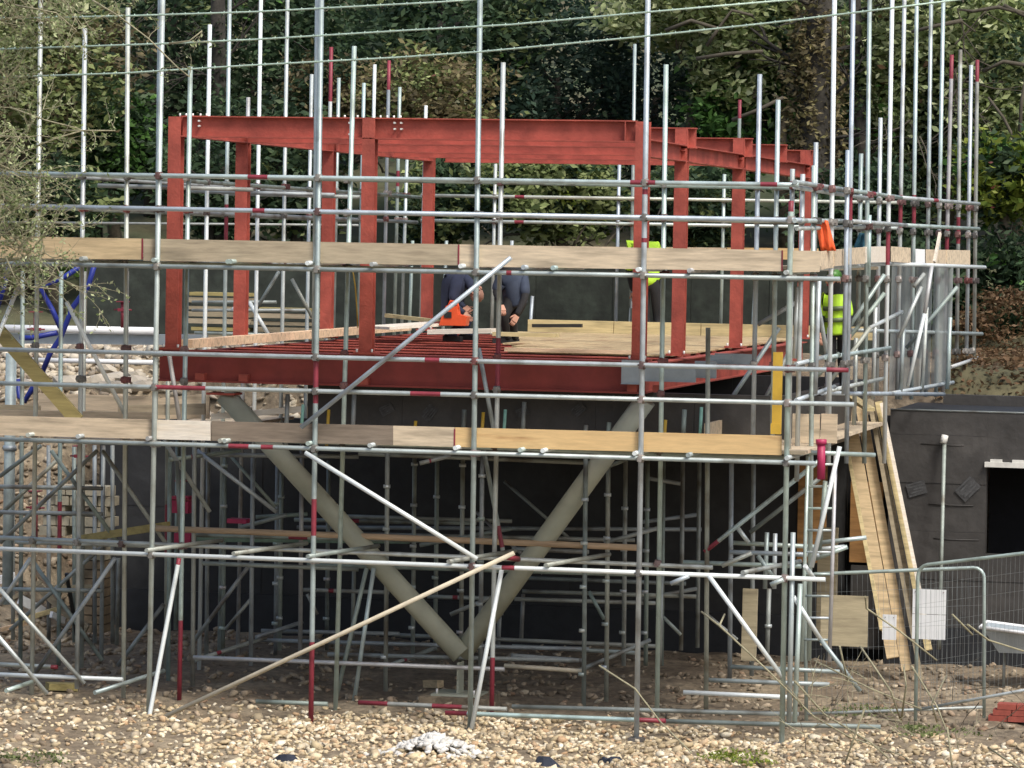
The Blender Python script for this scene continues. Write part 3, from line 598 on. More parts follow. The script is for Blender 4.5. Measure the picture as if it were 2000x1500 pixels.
# ---- right return scaffold
rr = thing('corner_scaffold', (V(1540, 700, 0).x, 4, 0), 'dense scaffold return with tall standards at the right hand corner', 'scaffold')
UR = V(1548, 700, 0).x
JV = 8.0
def rzone(px):      # depth of a standard seen at px: the return recedes to JV and then runs to the right
    y = U(px, 600, UR).y if px > 1551 else .1
    return min(max(y, .1), JV)
RS = [(1484, 145, 1470, 885, 1.3), (1520, 195, 1508, 880, 1.3), (1548, 330, 1540, 900, .5), (1568, 340, 1556, 940, 1.1), (1590, 323, 1580, 1290, 1.2), (1594, 278, 1590, 560, 3),
      (1630, 0, 1618, 905, 1.9), (1656, 293, 1648, 770, 2.6), (1667, -20, 1653, 905, 3.2), (1682, 300, 1676, 640, 7), (1699, -20, 1688, 905, 4.8), (1720, 230, 1712, 765, 8.2),
      (1743, -20, 1727, 905, 6.6), (1767, -20, 1752, 780, 8.9), (1791, -20, 1780, 780, 9.6), (1819, -20, 1808, 775, 10.2), (1843, -20, 1828, 775, 10.9), (1859, 107, 1842, 775, 11.2), (1876, 97, 1868, 750, 11.8), (1897, 127, 1887, 735, 12.1), (1909, 117, 1902, 725, 12.6),
      (1698, 420, 1696, 560, 4.8), (1620, 640, 1612, 880, 3.1), (1600, 540, 1592, 770, 1.2), (1558, 560, 1552, 700, 1.1), (1710, 600, 1705, 780, 7), (1810, 600, 1800, 770, 9), (1856, 620, 1850, 760, 9.5), (1765, 640, 1758, 780, 8.3), (1672, 660, 1668, 830, 5)]
for i, (xt, yt, xb, yb, v) in enumerate(RS):
    v = min(v, 12.6); pt, pb = V(xt, yt, v), V(xb, yb, v)
    bd = []
    if xt in (1743, 1767, 1791, 1859, 1876): bd = [(.42, .50, BAND)]
    if xt in (1859, 1909): bd.append((.93, 1, BAND))
    if xt == 1667: bd = [(.50, .58, BAND)]
    o = tb(pb, pt, GALV_GLINT if xt in (1630, 1743) else (GALV_DULL if xt in (1876,) else GALV), R*.98, bd, 'standard', rr)
    for k in ('r1', 'r2', 'l1', 'r3'):
        if pb.z < LZ[k] < pt.z-.05 and yt < 400: coupler(o, (lerp(pb.x, pt.x, .5), v-.03, LZ[k]-.06*v/8))
poly = {'A': [((1556, 356), 0), ((1660, 372), 3.4), ((1760, 386), 8), ((1908, 398), 12)], 'B': [((1556, 431), 0), ((1660, 432), 3.4), ((1770, 440), 8), ((1908, 447), 12)],
        'C': [((1575, 527), .9), ((1740, 514), 7.5)], 'D': [((1738, 515), 7.5), ((1918, 522), 11)], 'E': [((1615, 698), 2), ((1735, 680), 6.5)], 'F': [((1625, 762), 2.4), ((1722, 740), 6.5)],
        'G': [((1560, 780), .8), ((1625, 757), 2.4)], 'H': [((1560, 710), .8), ((1612, 697), 2)], 'I': [((1740, 768), 8), ((1855, 748), 10)], 'J': [((1670, 645), 7), ((1912, 652), 11.5)], 'K': [((1860, 716), 10.5), ((1908, 700), 12.2)],
        'L': [((1556, 366), .3), ((1700, 388), 5)], 'M': [((1560, 446), .3), ((1720, 442), 6)], 'N': [((1610, 768), 3), ((1840, 770), 9.5)], 'O': [((1590, 884), .6), ((1690, 888), 1)], 'P': [((1700, 640), 5), ((1760, 610), 9)]}
for k, pts in poly.items():
    for (a, va), (b, vb) in zip(pts[:-1], pts[1:]):
        p_, q_ = V(*a, va), V(*b, vb); d = (q_-p_).normalized()*.12
        tb(p_-d, q_+d, GALV_GLINT if k in 'CD' else GALV, R*.94, ((.40, .46, BAND),) if k in 'CA' else (), 'ledger', rr)
for a, b, v, m in (((1387, 840), (1522, 640), 2.6, GALV), ((1480, 634), (1560, 588), 2.4, GALV_DULL), ((1478, 812), (1560, 650), 3.0, GALV), ((1623, 690), (1728, 536), 5, GALV), ((1625, 702), (1728, 572), 5.6, GALV_DULL), ((1773, 755), (1806, 610), 8, GALV_GLINT),
                   ((1806, 612), (1820, 520), 8, GALV), ((1592, 560), (1618, 710), 2, GALV), ((1585, 745), (1640, 690), 2.5, GALV_DULL), ((1755, 660), (1800, 560), 8, GALV), ((1785, 560), (1805, 535), 8, GALV_DULL), ((1602, 770), (1700, 640), 4, GALV_DULL), ((1770, 680), (1870, 560), 9.5, GALV_DULL),
                   ((1585, 1108), (1640, 872), .3, GALV_GLINT), ((1550, 1165), (1602, 1248), .4, GALV_GLINT), ((1602, 1248), (1680, 1350), .6, GALV), ((1572, 1105), (1590, 1130), .3, GALV_GLINT), ((1612, 940), (1600, 1080), .9, GALV_DULL)):
    tb(V(*a, v), V(*b, v+.15), m, R*.94, (), 'brace', rr)
# boards of the return
for (x0, y0, v0), (x1, y1, v1), h, m in (((1590, 492, 1.0), (1628, 488, 1.9), 35, T_PALE), ((1630, 488, 1.9), (1655, 486, 3.1), 32, T_PINK), ((1657, 485, 3.1), (1690, 483, 4.6), 32, T_PALE), ((1692, 482, 4.7), (1738, 481, 7.0), 31, T_CREAM),
                                         ((1740, 481, 7.3), (1778, 484, 8.2), 30, T_PALE), ((1788, 486, 9), (1806, 487, 9.3), 27, WHITE), ((1808, 487, 9.4), (1848, 488, 10.4), 29, T_PINK), ((1850, 488, 10.4), (1895, 489, 11.6), 28, T_PALE)):
    p0, p1, q0, q1 = V(x0, y0, v0), V(x1, y1, v1), V(x0, y0+h, v0), V(x1, y1+h, v1); t = Vector((-.038, 0, 0)) if v1-v0 > 1.0 else Vector((0, .038, 0))
    MB().add([q0, q1, p1, p0, q0+t, q1+t, p1+t, p0+t], [(0, 1, 2, 3), (5, 4, 7, 6), (3, 2, 6, 7), (1, 0, 4, 5), (0, 3, 7, 4), (2, 1, 5, 6)], m).obj('toe_board', rr)
z = LZ['l1']+.06
for j in range(4): MB().abox((UR-1.1+j*.24, .3, z), (UR-.88+j*.24, JV, z+.038), random.choice((T_GREY, T_PALE, T_PINK))).obj('board', rr)
z = LZ['l2']+.09
for j in range(5): MB().abox((UR-1.15+j*.24, 1.4, z), (UR-.93+j*.24, 7.5, z+.038), random.choice((T_PINK, T_PALE))).obj('board', rr)
MB().abox((UR-1.2, 1.4, z+.04), (UR-1.162, 6.5, z+.24), T_PALE).obj('toe_board', rr)
for j, (px, w_) in enumerate(((1548, 52), (1604, 30))):
    p0 = V(px, 808, 1.6); p1 = V(px+w_, 866, 1.6); MB().abox((p0.x, 1.6, p1.z), (p1.x, 1.64, p0.z), (T_PALE, T_PINK)[j]).obj('toe_board', rr)
# short tubes at the foot of the corner
for a, b, v in (((1425, 1078), (1600, 1084), 1.4), ((1430, 1060), (1590, 1068), 2.4), ((1335, 1098), (1565, 1106), 1.4), ((1600, 1060), (1692, 1050), 3), ((1575, 1075), (1650, 1068), 2), ((1498, 1040), (1494, 1150), 2), ((1514, 1042), (1512, 1150), 2), ((1480, 1085), (1512, 1130), 1.3), ((1440, 1030), (1462, 1060), 2), ((1590, 1092), (1655, 1068), 1.8), ((1310, 1140), (1345, 1125), -.1), ((1505, 1142), (1530, 1132), -.15), ((1410, 1105), (1468, 1080), 1.2)):
    tb(V(*a, v), V(*b, v), GALV, R*.94, (), 'transom', rr)

# ---- birdcage of props under the deck
bc = thing('falsework', (V(900, 1290, 4).x, 4, 0), 'forest of grey propping tubes with collars standing in the dark under the deck', 'scaffold')
props = [(378, 860, 1340, 2.2, 0), (437, 880, 1290, 4.2, 1), (405, 870, 1300, 5.5, 0), (492, 890, 1300, 3.0, 0), (540, 900, 1280, 5.0, 1), (548, 925, 1270, 4.6, 1), (588, 860, 1290, 3.4, 0), (640, 900, 1270, 5.6, 1), (755, 860, 1350, 2.4, 1), (808, 885, 1290, 4.4, 1),
         (852, 890, 1270, 5.0, 1), (902, 890, 1300, 3.6, 1), (940, 885, 1330, 2.6, 1), (1142, 895, 1385, 1.9, 1), (1186, 905, 1370, 2.6, 1), (1220, 900, 1300, 4.4, 1), (1263, 900, 1300, 4.8, 1), (1294, 900, 1300, 6.0, 0), (1332, 880, 1270, 5.2, 0), (1364, 900, 1265, 6.2, 0), (1381, 640, 1390, 1.3, 0),
         (1427, 880, 1330, 2.0, 0), (1470, 890, 1320, 3.5, 0), (1500, 1150, 1290, 3.0, 1), (975, 1180, 1260, 6, 1), (1020, 1160, 1250, 7, 0), (330, 880, 1370, 3.2, 0), (200, 870, 1290, 4.6, 0), (230, 1090, 1260, 6.4, 0), (345, 860, 1230, 6, 0), (690, 1100, 1260, 6.6, 0), (1290, 1120, 1300, 3, 0), (1000, 640, 660, 8, 0),
         (690, 770, 870, 2.0, 0), (560, 770, 870, 2, 0), (640, 800, 870, 2.0, 2), (590, 790, 850, 1.6, 3), (905, 800, 870, 2, 0), (942, 805, 870, 2, 2), (985, 800, 870, 1.9, 3), (1022, 785, 870, 2, 0), (1298, 820, 880, 2, 2), (1335, 800, 880, 2.0, 0), (1368, 795, 880, 1.8, 3), (1143, 830, 870, 2, 0), (1188, 825, 870, 2, 0), (810, 822, 870, 2, 2)]
for px, y0, y1, v, k in props:
    if px == 1000: continue
    m = (GALV_DULL, GALV_DULL, YEL, mat('mint_tube', (.25, .50, .42), .5))[k]
    top, bot = V(px+2, y0, v), V(px-2, y1, v); bot.z = max(bot.z, G(bot)-.03) if y1 > 1200 else bot.z
    o = tb(bot, top, m, R*(.98 if k < 2 else .7), (), 'prop', bc)
    if k == 1:
        z = bot.z+.4
        while z < top.z-.1: MB().tube([(top.x, v, z-.02), (top.x, v, z+.02)], .042, GALV, 10).obj('collar', o); z += .5
HB = [((575, 1015), (930, 1022), 5.5), ((580, 1030), (1370, 1034), 6.5), ((640, 1042), (1240, 1055), 4.8), ((655, 1008), (1000, 1018), 6.0), ((380, 1045), (1000, 1060), 3.2), ((1000, 1072), (1150, 1078), 3.4), ((600, 1103), (1240, 1122), 2.6), ((1000, 1128), (1340, 1140), 5.5), ((1020, 1155), (1360, 1165), 5.0), ((1005, 1170), (1280, 1178), 4.2),
      ((590, 1152), (760, 1157), 4.6), ((835, 1165), (1000, 1170), 4.8), ((510, 1232), (780, 1238), 4.6), ((500, 1250), (1150, 1268), 4.0), ((640, 1278), (1130, 1290), 2.8), ((770, 1240), (1280, 1262), 5.2), ((395, 1100), (700, 1112), 2.2), ((1000, 1262), (1240, 1275), 4.4), ((1270, 935), (1330, 945), 5.8), ((1250, 1020), (1365, 1005), 6.0), ((1250, 1170), (1360, 1150), 5.5),
      ((700, 886), (1180, 905), 2.4), ((380, 888), (700, 892), 2.6), ((330, 898), (470, 880), 2.0), ((820, 905), (880, 890), 2.0), ((1190, 910), (1220, 898), 2.2), ((500, 1010), (600, 1004), 4.0), ((470, 1030), (560, 1006), 3.5), ((820, 1065), (1000, 1032), 3.2), ((1180, 1060), (1290, 1030), 3.6), ((1130, 1310), (1270, 1250), 2.6), ((380, 1290), (520, 1245), 3), ((760, 1300), (850, 1265), 3), ((1000, 1280), (1140, 1290), 3.1), ((500, 1245), (590, 1215), 4)]
for a, b, v in HB: tb(V(*a, v), V(*b, v+random.uniform(0, .8)), GALV_DULL, R*.94, ((.3, .36, BAND),) if random.random() < .12 else (), 'ledger', bc)
for a, b, v in (((450, 890), (538, 990), 3.2), ((930, 1000), (1060, 1120), 6), ((1150, 1155), (1180, 1210), 3), ((1290, 1200), (1330, 1240), 4), ((1380, 1200), (1440, 1250), 3), ((985, 940), (1110, 1050), 6.8), ((440, 1230), (490, 1170), 4), ((600, 1160), (620, 1200), 4)):
    tb(V(*a, v), V(*b, v), GALV_DULL, R*.8, (), 'brace', bc)
tag(MB().tube([V(305, 1032, 2.0), V(700, 1047, 2.0), V(1252, 1070, 2.0)], .036, timber('peach_pole', (.55, .40, .26)), 10).obj('timber_pole'), 'long peach timber pole slung level under the lower boards', 'pole')
tag(MB().bar(V(160, 1052, 3.0), V(330, 1026, 2.4), .09, .05, T_OLIVE).obj('timber_board'), 'olive board sloping up to the left of the peach pole', 'board')
tag(MB().bar(V(385, 1052, 3.6), V(800, 1056, 3.6), .07, .05, mat('green_timber', (.16, .25, .20), .8)).obj('timber_board'), 'green stained bar just under the peach pole', 'board')
# ------------------------------------------------------------------ loose things
# leaning timbers
GR = 'long sawn timbers leaning against the corner scaffold'
def lean(tx, ty, bx, by, wd, th, m, lab, v0=6.6, dv=1.0):
    b_ = V(bx, by, v0); t_ = V(tx, ty, v0+dv); b_.z = max(b_.z, 0) if by > 1270 else b_.z
    return tag(MB().bar(b_, t_, wd, th, m, (1, 0, 0)).obj('leaning_timber'), lab, 'timber', GR)
lean(1657, 800, 1744, 1285, .15, .05, T_TAN, 'widest tan plank leaning at the left of the timber bundle')
lean(1681, 792, 1772, 1310, .13, .045, T_TAN, 'second wide plank of the timber bundle with a pinkish tone', 6.64, .98)
lean(1642, 806, 1722, 1230, .045, .06, T_YEL, 'thin yellow lath edging the left side of the timber bundle', 6.4)
lean(1700, 784, 1790, 1230, .08, .045, T_STACK, 'grey weathered plank in the middle of the timber bundle', 6.75)
lean(1716, 785, 1814, 1270, .09, .05, T_YEL, 'tan plank leaning second from the right of the bundle', 6.6)
lean(1698, 780, 1800, 1330, .05, .05, T_STACK, 'narrow dark batten between the planks of the bundle', 6.5)
lean(1722, 788, 1816, 1250, .045, .05, T_CREAM, 'pale cream lath on the right edge of the timber bundle', 6.45)
lean(1662, 775, 1700, 800, .12, .04, T_YEL, 'short yellow offcut sticking out over the top of the bundle', 6.3)
# yellow post
a_, b_ = V(1519, 688, 1.0), V(1518, 848, 1.0)
yp = thing('yellow_post', b_, 'yellow plastic post upright inside the corner of the scaffold', 'post')
MB().abox((a_.x-.05, 1.0, b_.z), (a_.x+.05, 1.06, a_.z), YEL).obj('post', yp); MB().abox((a_.x-.06, .985, b_.z), (a_.x+.045, .999, b_.z+.12), YEL).obj('end_plate', yp)
# galvanised sheets at the deck corner
gs = thing('flashing', V(1280, 720, 1.3), 'stepped bundle of grey galvanised flashing strips below the deck corner', 'metal sheets')
for (x0, y0, x1, y1, v) in ((1214, 703, 1252, 750, 1.56), (1254, 708, 1358, 746, 1.58), (1357, 705, 1398, 738, 1.9), (1396, 690, 1470, 712, 2.4), (1380, 693, 1430, 705, 2.0)):
    p0, p1 = V(x0, y0, v), V(x1, y1, v); MB().abox((p0.x, v, p1.z), (p1.x, v+.05, p0.z), STEELSHEET).obj('sheet', gs)
    MB().abox((p0.x, v-.03, p1.z-.006), (p1.x, v+.05, p1.z-.001), STEELSHEET).obj('lip', gs)
# polythene sheets on the far side of the corner
ps = thing('polythene_screen', V(1800, 770, 9.6), 'grey translucent sheeting hung inside the tall standards at right', 'screen')
for i, (x0, x1, y0, y1) in enumerate(((1742, 1788, 520, 768), (1790, 1822, 522, 762), (1824, 1862, 522, 752))):
    n = 9; pts = []; 
    for j in range(n):
        t = j/(n-1); d = .018*math.sin(j*1.3+i)
        pts.append((V(lerp(x0, x1, t), y0, 9.75+d), V(lerp(x0-6, x1-6, t), y1, 9.75+d*1.4)))
    b = MB()
    vs_ = [p for pr in pts for p in pr]; b.add(vs_, [(2*j, 2*j+1, 2*j+3, 2*j+2) for j in range(n-1)], POLY, True); b.obj('sheet', ps)
# ladder
def ladder(xa0, ya0, xb0, yb0, wpx, v, lab, step):
    L = thing('ladder', V(xb0, yb0, v), lab, 'ladder'); p0, p1 = V(xa0, ya0, v), V(xb0, yb0, v); dx = V(xa0+wpx, ya0, v)-p0
    for d in (Vector((0, 0, 0)), dx): MB().tube([p1+d, p0+d], .022, GALV, 8).obj('stile', L)
    n = int((p0-p1).length/step)
    for i in range(1, n+1): c = p1.lerp(p0, i/(n+.4)); MB().tube([c, c+dx], .014, GALV, 8).obj('rung', L)
ladder(1578, 890, 1566, 1292, 54, .95, 'aluminium ladder standing inside the corner of the scaffold', .245)
# crimson plastic reel / bucket on the platform corner
cp = thing('crimson_tube', V(1602, 930, .5), 'crimson plastic tube hanging at the platform corner by the timbers', 'tube')
MB().tube([V(1604, 936, .5), V(1604, 864, .5)], .045, CRIM, 14).obj('body', cp); MB().tube([V(1604, 868, .5), V(1604, 858, .5)], .06, CRIM, 14).obj('rim', cp)
# grey pipe standing against the block
gp = thing('standing_pipe', V(1836, 1268, RV-.5), 'grey pipe stood upright against the black block with a clamp on top', 'pipe')
MB().tube([V(1834, 1268, RV-.6), V(1845, 852, RV-.1)], .025, GALV_DULL, 12).obj('pipe', gp); MB().tube([V(1842, 866, RV-.12), V(1846, 850, RV-.1)], .045, WHITE_D, 8).obj('clamp', gp)
# site fence panels
def bend(p, q, r_, n=5): return [p]+[q]
def panel(c, lab):      # c: bottom-left, bottom-right, top-right, top-left in world
    t = thing('fence_panel', (c[0]+c[1])/2, lab, 'fence'); bl, br, tr, tl = c; e1 = (tr-tl).normalized(); e2 = (tl-bl).normalized(); r_ = .12
    pts = [bl, tl-e2*r_]+[tl-e2*r_*(1-math.sin(a))+e1*r_*(1-math.cos(a)) for a in (.4, .8, 1.2)]+[tl+e1*r_, tr-e1*r_]+[tr-e1*r_*(1-math.sin(a))-e2*r_*(1-math.cos(a)) for a in (.4, .8, 1.2)]+[tr-e2*r_, br]
    MB().tube(pts, .021, GALV, 8).obj('frame', t); MB().tube([bl+e2*.12, br+(tr-br).normalized()*.12], .018, GALV, 8).obj('bottom_rail', t)
    b = MB(); n = 34
    for i in range(1, n): b.tube([bl.lerp(br, i/n)+e2*.12, tl.lerp(tr, i/n)-e2*.01], .0016, GALV_DULL, 3, caps=False)
    for i in range(1, 8): b.tube([bl.lerp(tl, i/8), br.lerp(tr, i/8)], .0016, GALV_DULL, 3, caps=False)
    o = b.obj('mesh_infill', t); o['kind'] = 'stuff'; return t
HV = 2.2
FG = 'wire mesh site fence panels'
panel([V(1575, 1415, HV), V(1922, 1402, HV), V(1922, 1108, HV), V(1572, 1122, HV)], 'galvanised mesh site fence panel holding the plywood and white signs')['group'] = FG
panel([V(1788, 1408, HV-.5), V(2080, 1355, HV-1.2), V(2090, 1070, HV-1.2), V(1793, 1105, HV-.5)], 'galvanised mesh site fence panel at the right edge with a raised top rail')['group'] = FG
tag(MB().bar(V(1648, 1262, HV-.06), V(1650, 1163, HV-.06), .535, .018, PLY, (1, 0, 0)).obj('plywood_board'), 'square weathered plywood board fixed to the site fence', 'board')
def sign(x0, y0, x1, y1, v, lab):
    t = thing('site_sign', V((x0+x1)/2, y1, v), lab, 'sign'); p0, p1 = V(x0, y0, v), V(x1, y1, v); zc = lerp(p0.z, p1.z, .5)
    MB().abox((p0.x, v, zc+.003), (p1.x, v+.012, p0.z), WHITE).obj('panel', t); MB().abox((p0.x, v-.004, p1.z), (p1.x, v+.008, zc-.003), WHITE).obj('panel', t)
    for s_ in (p0.x+.03, p1.x-.03): MB().tube([(s_, v-.012, p0.z-.03), (s_, v+.02, p0.z-.03)], .006, FIT, 6).obj('cable_tie', t)
sign(1783, 1150, 1846, 1250, HV+.05, 'larger white two-part sign on the fence right of the leaning timbers')
sign(1724, 1200, 1750, 1250, HV+.05, 'smaller white sign half hidden by the leaning timbers')
board('plank', V(1462, 1290, 2.6), V(1466, 1150, 2.6), .17, .05, PLY, 'short wide plank standing upright against a prop', 'board', (1, 0, 0))
# red container corner, wheelbarrow tray and debris at right
rcn = thing('brick_pile', on_ground(1970, 1400), 'low pile of dark red bricks at the right edge', 'bricks'); bp0 = on_ground(1930, 1408)
for k in range(3):
    for i in range(7-k):
        for j in range(2): MB().abox((bp0.x+.05*k+i*.22, bp0.y+j*.11, bp0.z+k*.068), (bp0.x+.05*k+i*.22+.21, bp0.y+j*.11+.1, bp0.z+k*.068+.063), BRICKR).obj('brick', rcn)
wb = thing('mixing_tray', V(1990, 1275, 6.5), 'pale grey mixing tray standing in front of the black block', 'tray')
c = V(2010, 1250, 6.5); z0_ = c.z
MB().add([(c.x-.55, 6.2, z0_+.16), (c.x+.6, 6.2, z0_+.05), (c.x+.6, 6.9, z0_+.05), (c.x-.55, 6.9, z0_+.16), (c.x-.35, 6.3, z0_-.15), (c.x+.5, 6.3, z0_-.15), (c.x+.5, 6.8, z0_-.15), (c.x-.35, 6.8, z0_-.15)], [(0, 1, 5, 4), (1, 2, 6, 5), (2, 3, 7, 6), (3, 0, 4, 7), (4, 5, 6, 7)], STEELSHEET).obj('tray', wb)
MB().tube([(c.x-.57, 6.18, z0_+.165), (c.x+.62, 6.18, z0_+.055), (c.x+.62, 6.92, z0_+.055), (c.x-.57, 6.92, z0_+.165), (c.x-.57, 6.18, z0_+.165)], .022, WHITE, 8).obj('rim', wb)
for k in (-.3, .4): MB().tube([(c.x+k, 6.5, z0_-.15), (c.x+k, 6.5, G((c.x, 6.5)))], .02, GALV_DULL, 6).obj('leg', wb)
# left side: slanted board, blue frame, pale post, white pipes, red props, block stack, debris
board('slanted_board', V(-15, 632, .9), V(152, 822, .9), .16, .05, T_OLIVE, 'broad olive timber sloping down at the left above the pinkish board', 'board', (0, 0, 1))
bf = thing('blue_frame', V(110, 790, 4.5), 'bent blue painted steel frame hanging behind the left scaffold bay', 'frame')
for pts in (((188, 505), (172, 560), (142, 600), (118, 660), (98, 690), (82, 728)), ((165, 515), (120, 545), (78, 560), (102, 605), (118, 640)), ((112, 650), (60, 660), (40, 660)), ((85, 725), (62, 760), (48, 784), (38, 776), (34, 740)), ((20, 505), (12, 545), (-5, 600))):
    MB().tube([V(*p_, 4.5) for p_ in pts], .034, BLUE, 10).obj('bent_bar', bf)
pp = thing('pale_post', V(15, 1010, 4.2), 'thick pale blue steel post at the far left edge', 'post')
MB().tube([V(14, 1180, 4.2), V(22, 690, 4.2)], .068, mat('pale_blue_steel', (.40, .48, .48), .45, .2, .3, 5), 16).obj('post', pp); MB().tube([V(19, 880, 4.2), V(19, 870, 4.2)], .085, STEELSHEET, 16).obj('collar', pp)
for (a, b, r_, lab) in (((-20, 641), (308, 647), .055, 'long white plastic pipe lying on the crest of the left bank'), ((60, 703), (300, 708), .035, 'thinner white pipe lying lower on the left bank')):
    tag(MB().tube([V(*a, 9.2), V(*b, 9.2)], r_, WHITE, 12).obj('plastic_pipe'), lab, 'pipe')
tag(MB().bar(V(-20, 660, 9.4), V(400, 664, 9.4), .14, .3, STEELSHEET).obj('steel_trough'), 'grey steel channel lying under the white pipe on the left bank', 'channel')
for (px, y0, y1, v, lab) in ((155, 872, 935, 5, 'short dark red prop on the left behind the first standard'), (355, 940, 1062, 3.2, 'crimson adjustable prop left of the raking column'), (69, 960, 1065, 4, 'tall thin crimson prop low at the far left'), (70, 610, 720, 6, 'dark red prop head above the left bank'), (240, 590, 640, 7, 'small red prop head beside the green sheeting')):
    t = thing('red_prop', V(px, y1, v), lab, 'prop'); t['group'] = 'red adjustable props'
    p0, p1 = V(px, y0, v), V(px, y1, v); MB().tube([p1, p0], .03, BAND, 10).obj('outer_tube', t); c = p0.lerp(p1, .3)
    MB().abox((c.x-.06, c.y-.04, c.z-.02), (c.x+.06, c.y+.04, c.z+.02), BAND).obj('collar', t); MB().tube([c+Vector((-.12, 0, 0)), c+Vector((.12, 0, 0))], .011, BAND, 6).obj('handle', t)
    MB().abox((p0.x-.07, p0.y-.07, p0.z), (p0.x+.07, p0.y+.07, p0.z+.012), BAND).obj('head_plate', t)
cb = thing('crimson_crate', V(345, 1060, 3.6), 'crimson boxed fitting stacked behind the left standards', 'box')
for (x0, y0, x1, y1) in ((340, 968, 372, 1002), (345, 1040, 376, 1066), (448, 1012, 486, 1022)):
    p0, p1 = V(x0, y0, 3.8), V(x1, y1, 3.8); MB().abox((p0.x, 3.7, p1.z), (p1.x, 3.9, p0.z), CRIM).obj('box', cb)
bs = thing('block_stack', V(130, 1045, 6.8), 'stack of pale olive concrete blocks left of the black wall', 'blocks'); p0 = V(75, 1045, 6.6); blk = mat('pale_block', (.42, .38, .28), .9, 0, .25, 9)
for k in range(5):
    for i in range(5):
        if random.random() < .12 or (k == 4 and i in (0,)): continue
        x = p0.x+i*.19+(k % 2)*.05; MB().abox((x, 6.6+random.uniform(-.04, .04), p0.z+k*.135), (x+.175, 6.95, p0.z+k*.135+.12), blk).obj('block', bs)
bs2 = thing('block_stack', V(180, 1240, 6.8), 'tall narrow stack of brown blocks beside the end of the black wall', 'blocks'); p0 = V(158, 1235, 7.0); blk2 = mat('brown_block', (.25, .19, .12), .9, 0, .3, 9)
for k in range(12):
    for i in range(2): MB().abox((p0.x+i*.16, 7, p0.z+k*.12), (p0.x+i*.16+.15, 7.3, p0.z+k*.12+.105), blk2 if k < 8 else blk).obj('block', bs2)
MB_ = MB; dz = thing('site_debris', V(60, 1210, 5), 'tangle of planks and white offcuts tipped on the ground at far left', 'debris')
for a, b, wd, m in (((38, 1170), (85, 1195), .12, WHITE), ((-10, 1135), (28, 1125), .1, WHITE), ((70, 1140), (170, 1230), .12, T_STACK), ((30, 1215), (110, 1190), .06, T_YEL), ((0, 1230), (60, 1215), .05, T_ORANGE), ((100, 1200), (125, 1212), .08, WHITE), ((60, 1100), (150, 1215), .06, T_DARK), ((90, 1150), (180, 1150), .1, PLY), ((5, 1180), (90, 1130), .05, T_STACK), ((130, 1120), (150, 1240), .04, BLACKP)):
    MB().bar(V(*a, 5+random.uniform(-.3, .5)), V(*b, 5.2), wd, .04, m).obj('offcut', dz)
board('ochre_plank', on_ground(92, 1348)+Vector((0, 0, .05)), on_ground(148, 1350)+Vector((0, 0, .05)), .08, .2, T_OLIVE, 'short ochre plank lying on the dirt at bottom left')
board('ochre_block', on_ground(832, 1345)+Vector((0, 0, .06)), on_ground(860, 1346)+Vector((0, 0, .06)), .09, .1, T_TAN, 'tan block lying on the dirt under the raking column')
# timber stack behind left columns
ts = thing('timber_stack', V(500, 650, 14.6), 'stack of long grey and tan timbers behind the left columns', 'timber stack')
for k in range(8):
    z_ = 3.74+k*.105
    for (x0, x1) in ((375, 500), (502, 640)):
        if k > 5 and x0 > 500: continue
        MB().abox((V(x0+random.uniform(-8, 8), 600, 14.6).x, 14.4, z_), (V(x1-4+random.uniform(-6, 4), 600, 14.6).x, 14.8, z_+random.choice((.05, .07, .075))), random.choice((T_STACK, T_STACK, T_GREY, T_OLIVE, T_TAN))).obj('timber', ts)
for px, py in ((560, 1488), (1190, 1492), (1060, 1492)):
    q = on_ground(px, py); n = 9; b = MB(); rad = [random.uniform(.07, .17) for _ in range(n)]
    lo = [(q.x+rad[k]*math.cos(6.28*k/n)*1.3, q.y+rad[k]*math.sin(6.28*k/n)*.7, q.z-.02) for k in range(n)]; hi = [(q.x+.6*rad[k]*math.cos(6.28*k/n)*1.3, q.y+.6*rad[k]*math.sin(6.28*k/n)*.7, q.z+.045+.03*(k % 2)) for k in range(n)]
    b.add(lo+hi, [tuple(range(n, 2*n))]+[(k, (k+1) % n, n+(k+1) % n, n+k) for k in range(n)], mat('dark_blue_rag', (.018, .024, .04), .8)); o = b.obj('plastic_scrap')
    tag(o, {560: 'dark blue plastic scrap at the bottom edge left of the grey rubble heap', 1190: 'dark plastic scrap at the bottom edge right of centre, rightmost', 1060: 'dark plastic scrap at the bottom edge, middle one'}[px], 'scrap', 'dark plastic scraps on the gravel')
# slack rope on deck edge: yellow
tag(MB().tube([V(688, 520, 2), V(694, 560, 2), V(697, 600, 2.05), V(699, 640, 2.0)], .009, YEL, 6).obj('rope'), 'thin yellow rope hanging beside the middle front column', 'rope')
# strung wires
wf = thing('wire_strands', V(0, 150, -.5), 'three barbed greenish wires strung across the top of the view', 'wire')
for pts in (((-30, 37), (250, 31), (500, 23), (860, 4), (960, -4)), ((-30, 97), (300, 86), (500, 77), (800, 59), (1000, 48), (1250, 25), (1560, -2)), ((-30, 152), (240, 143), (480, 128), (780, 112), (940, 101), (1250, 72), (1500, 45), (1700, 21), (1890, -3))):
    ws = [V(*p_, -.5) for p_ in pts]; o = MB().tube(ws, .0105, WIREM, 6).obj('strand', wf)
    b = MB()
    for a, c in zip(ws[:-1], ws[1:]):
        n = max(1, int((c-a).length/.14))
        for i in range(n):
            q = a.lerp(c, (i+.5)/n); d = Vector((random.uniform(-.3, .3), random.uniform(-.3, .3), 1)).normalized()*.02; b.tube([q-d, q+d], .006, WIREM, 4)
    b.obj('barbs', o)['kind'] = 'stuff'

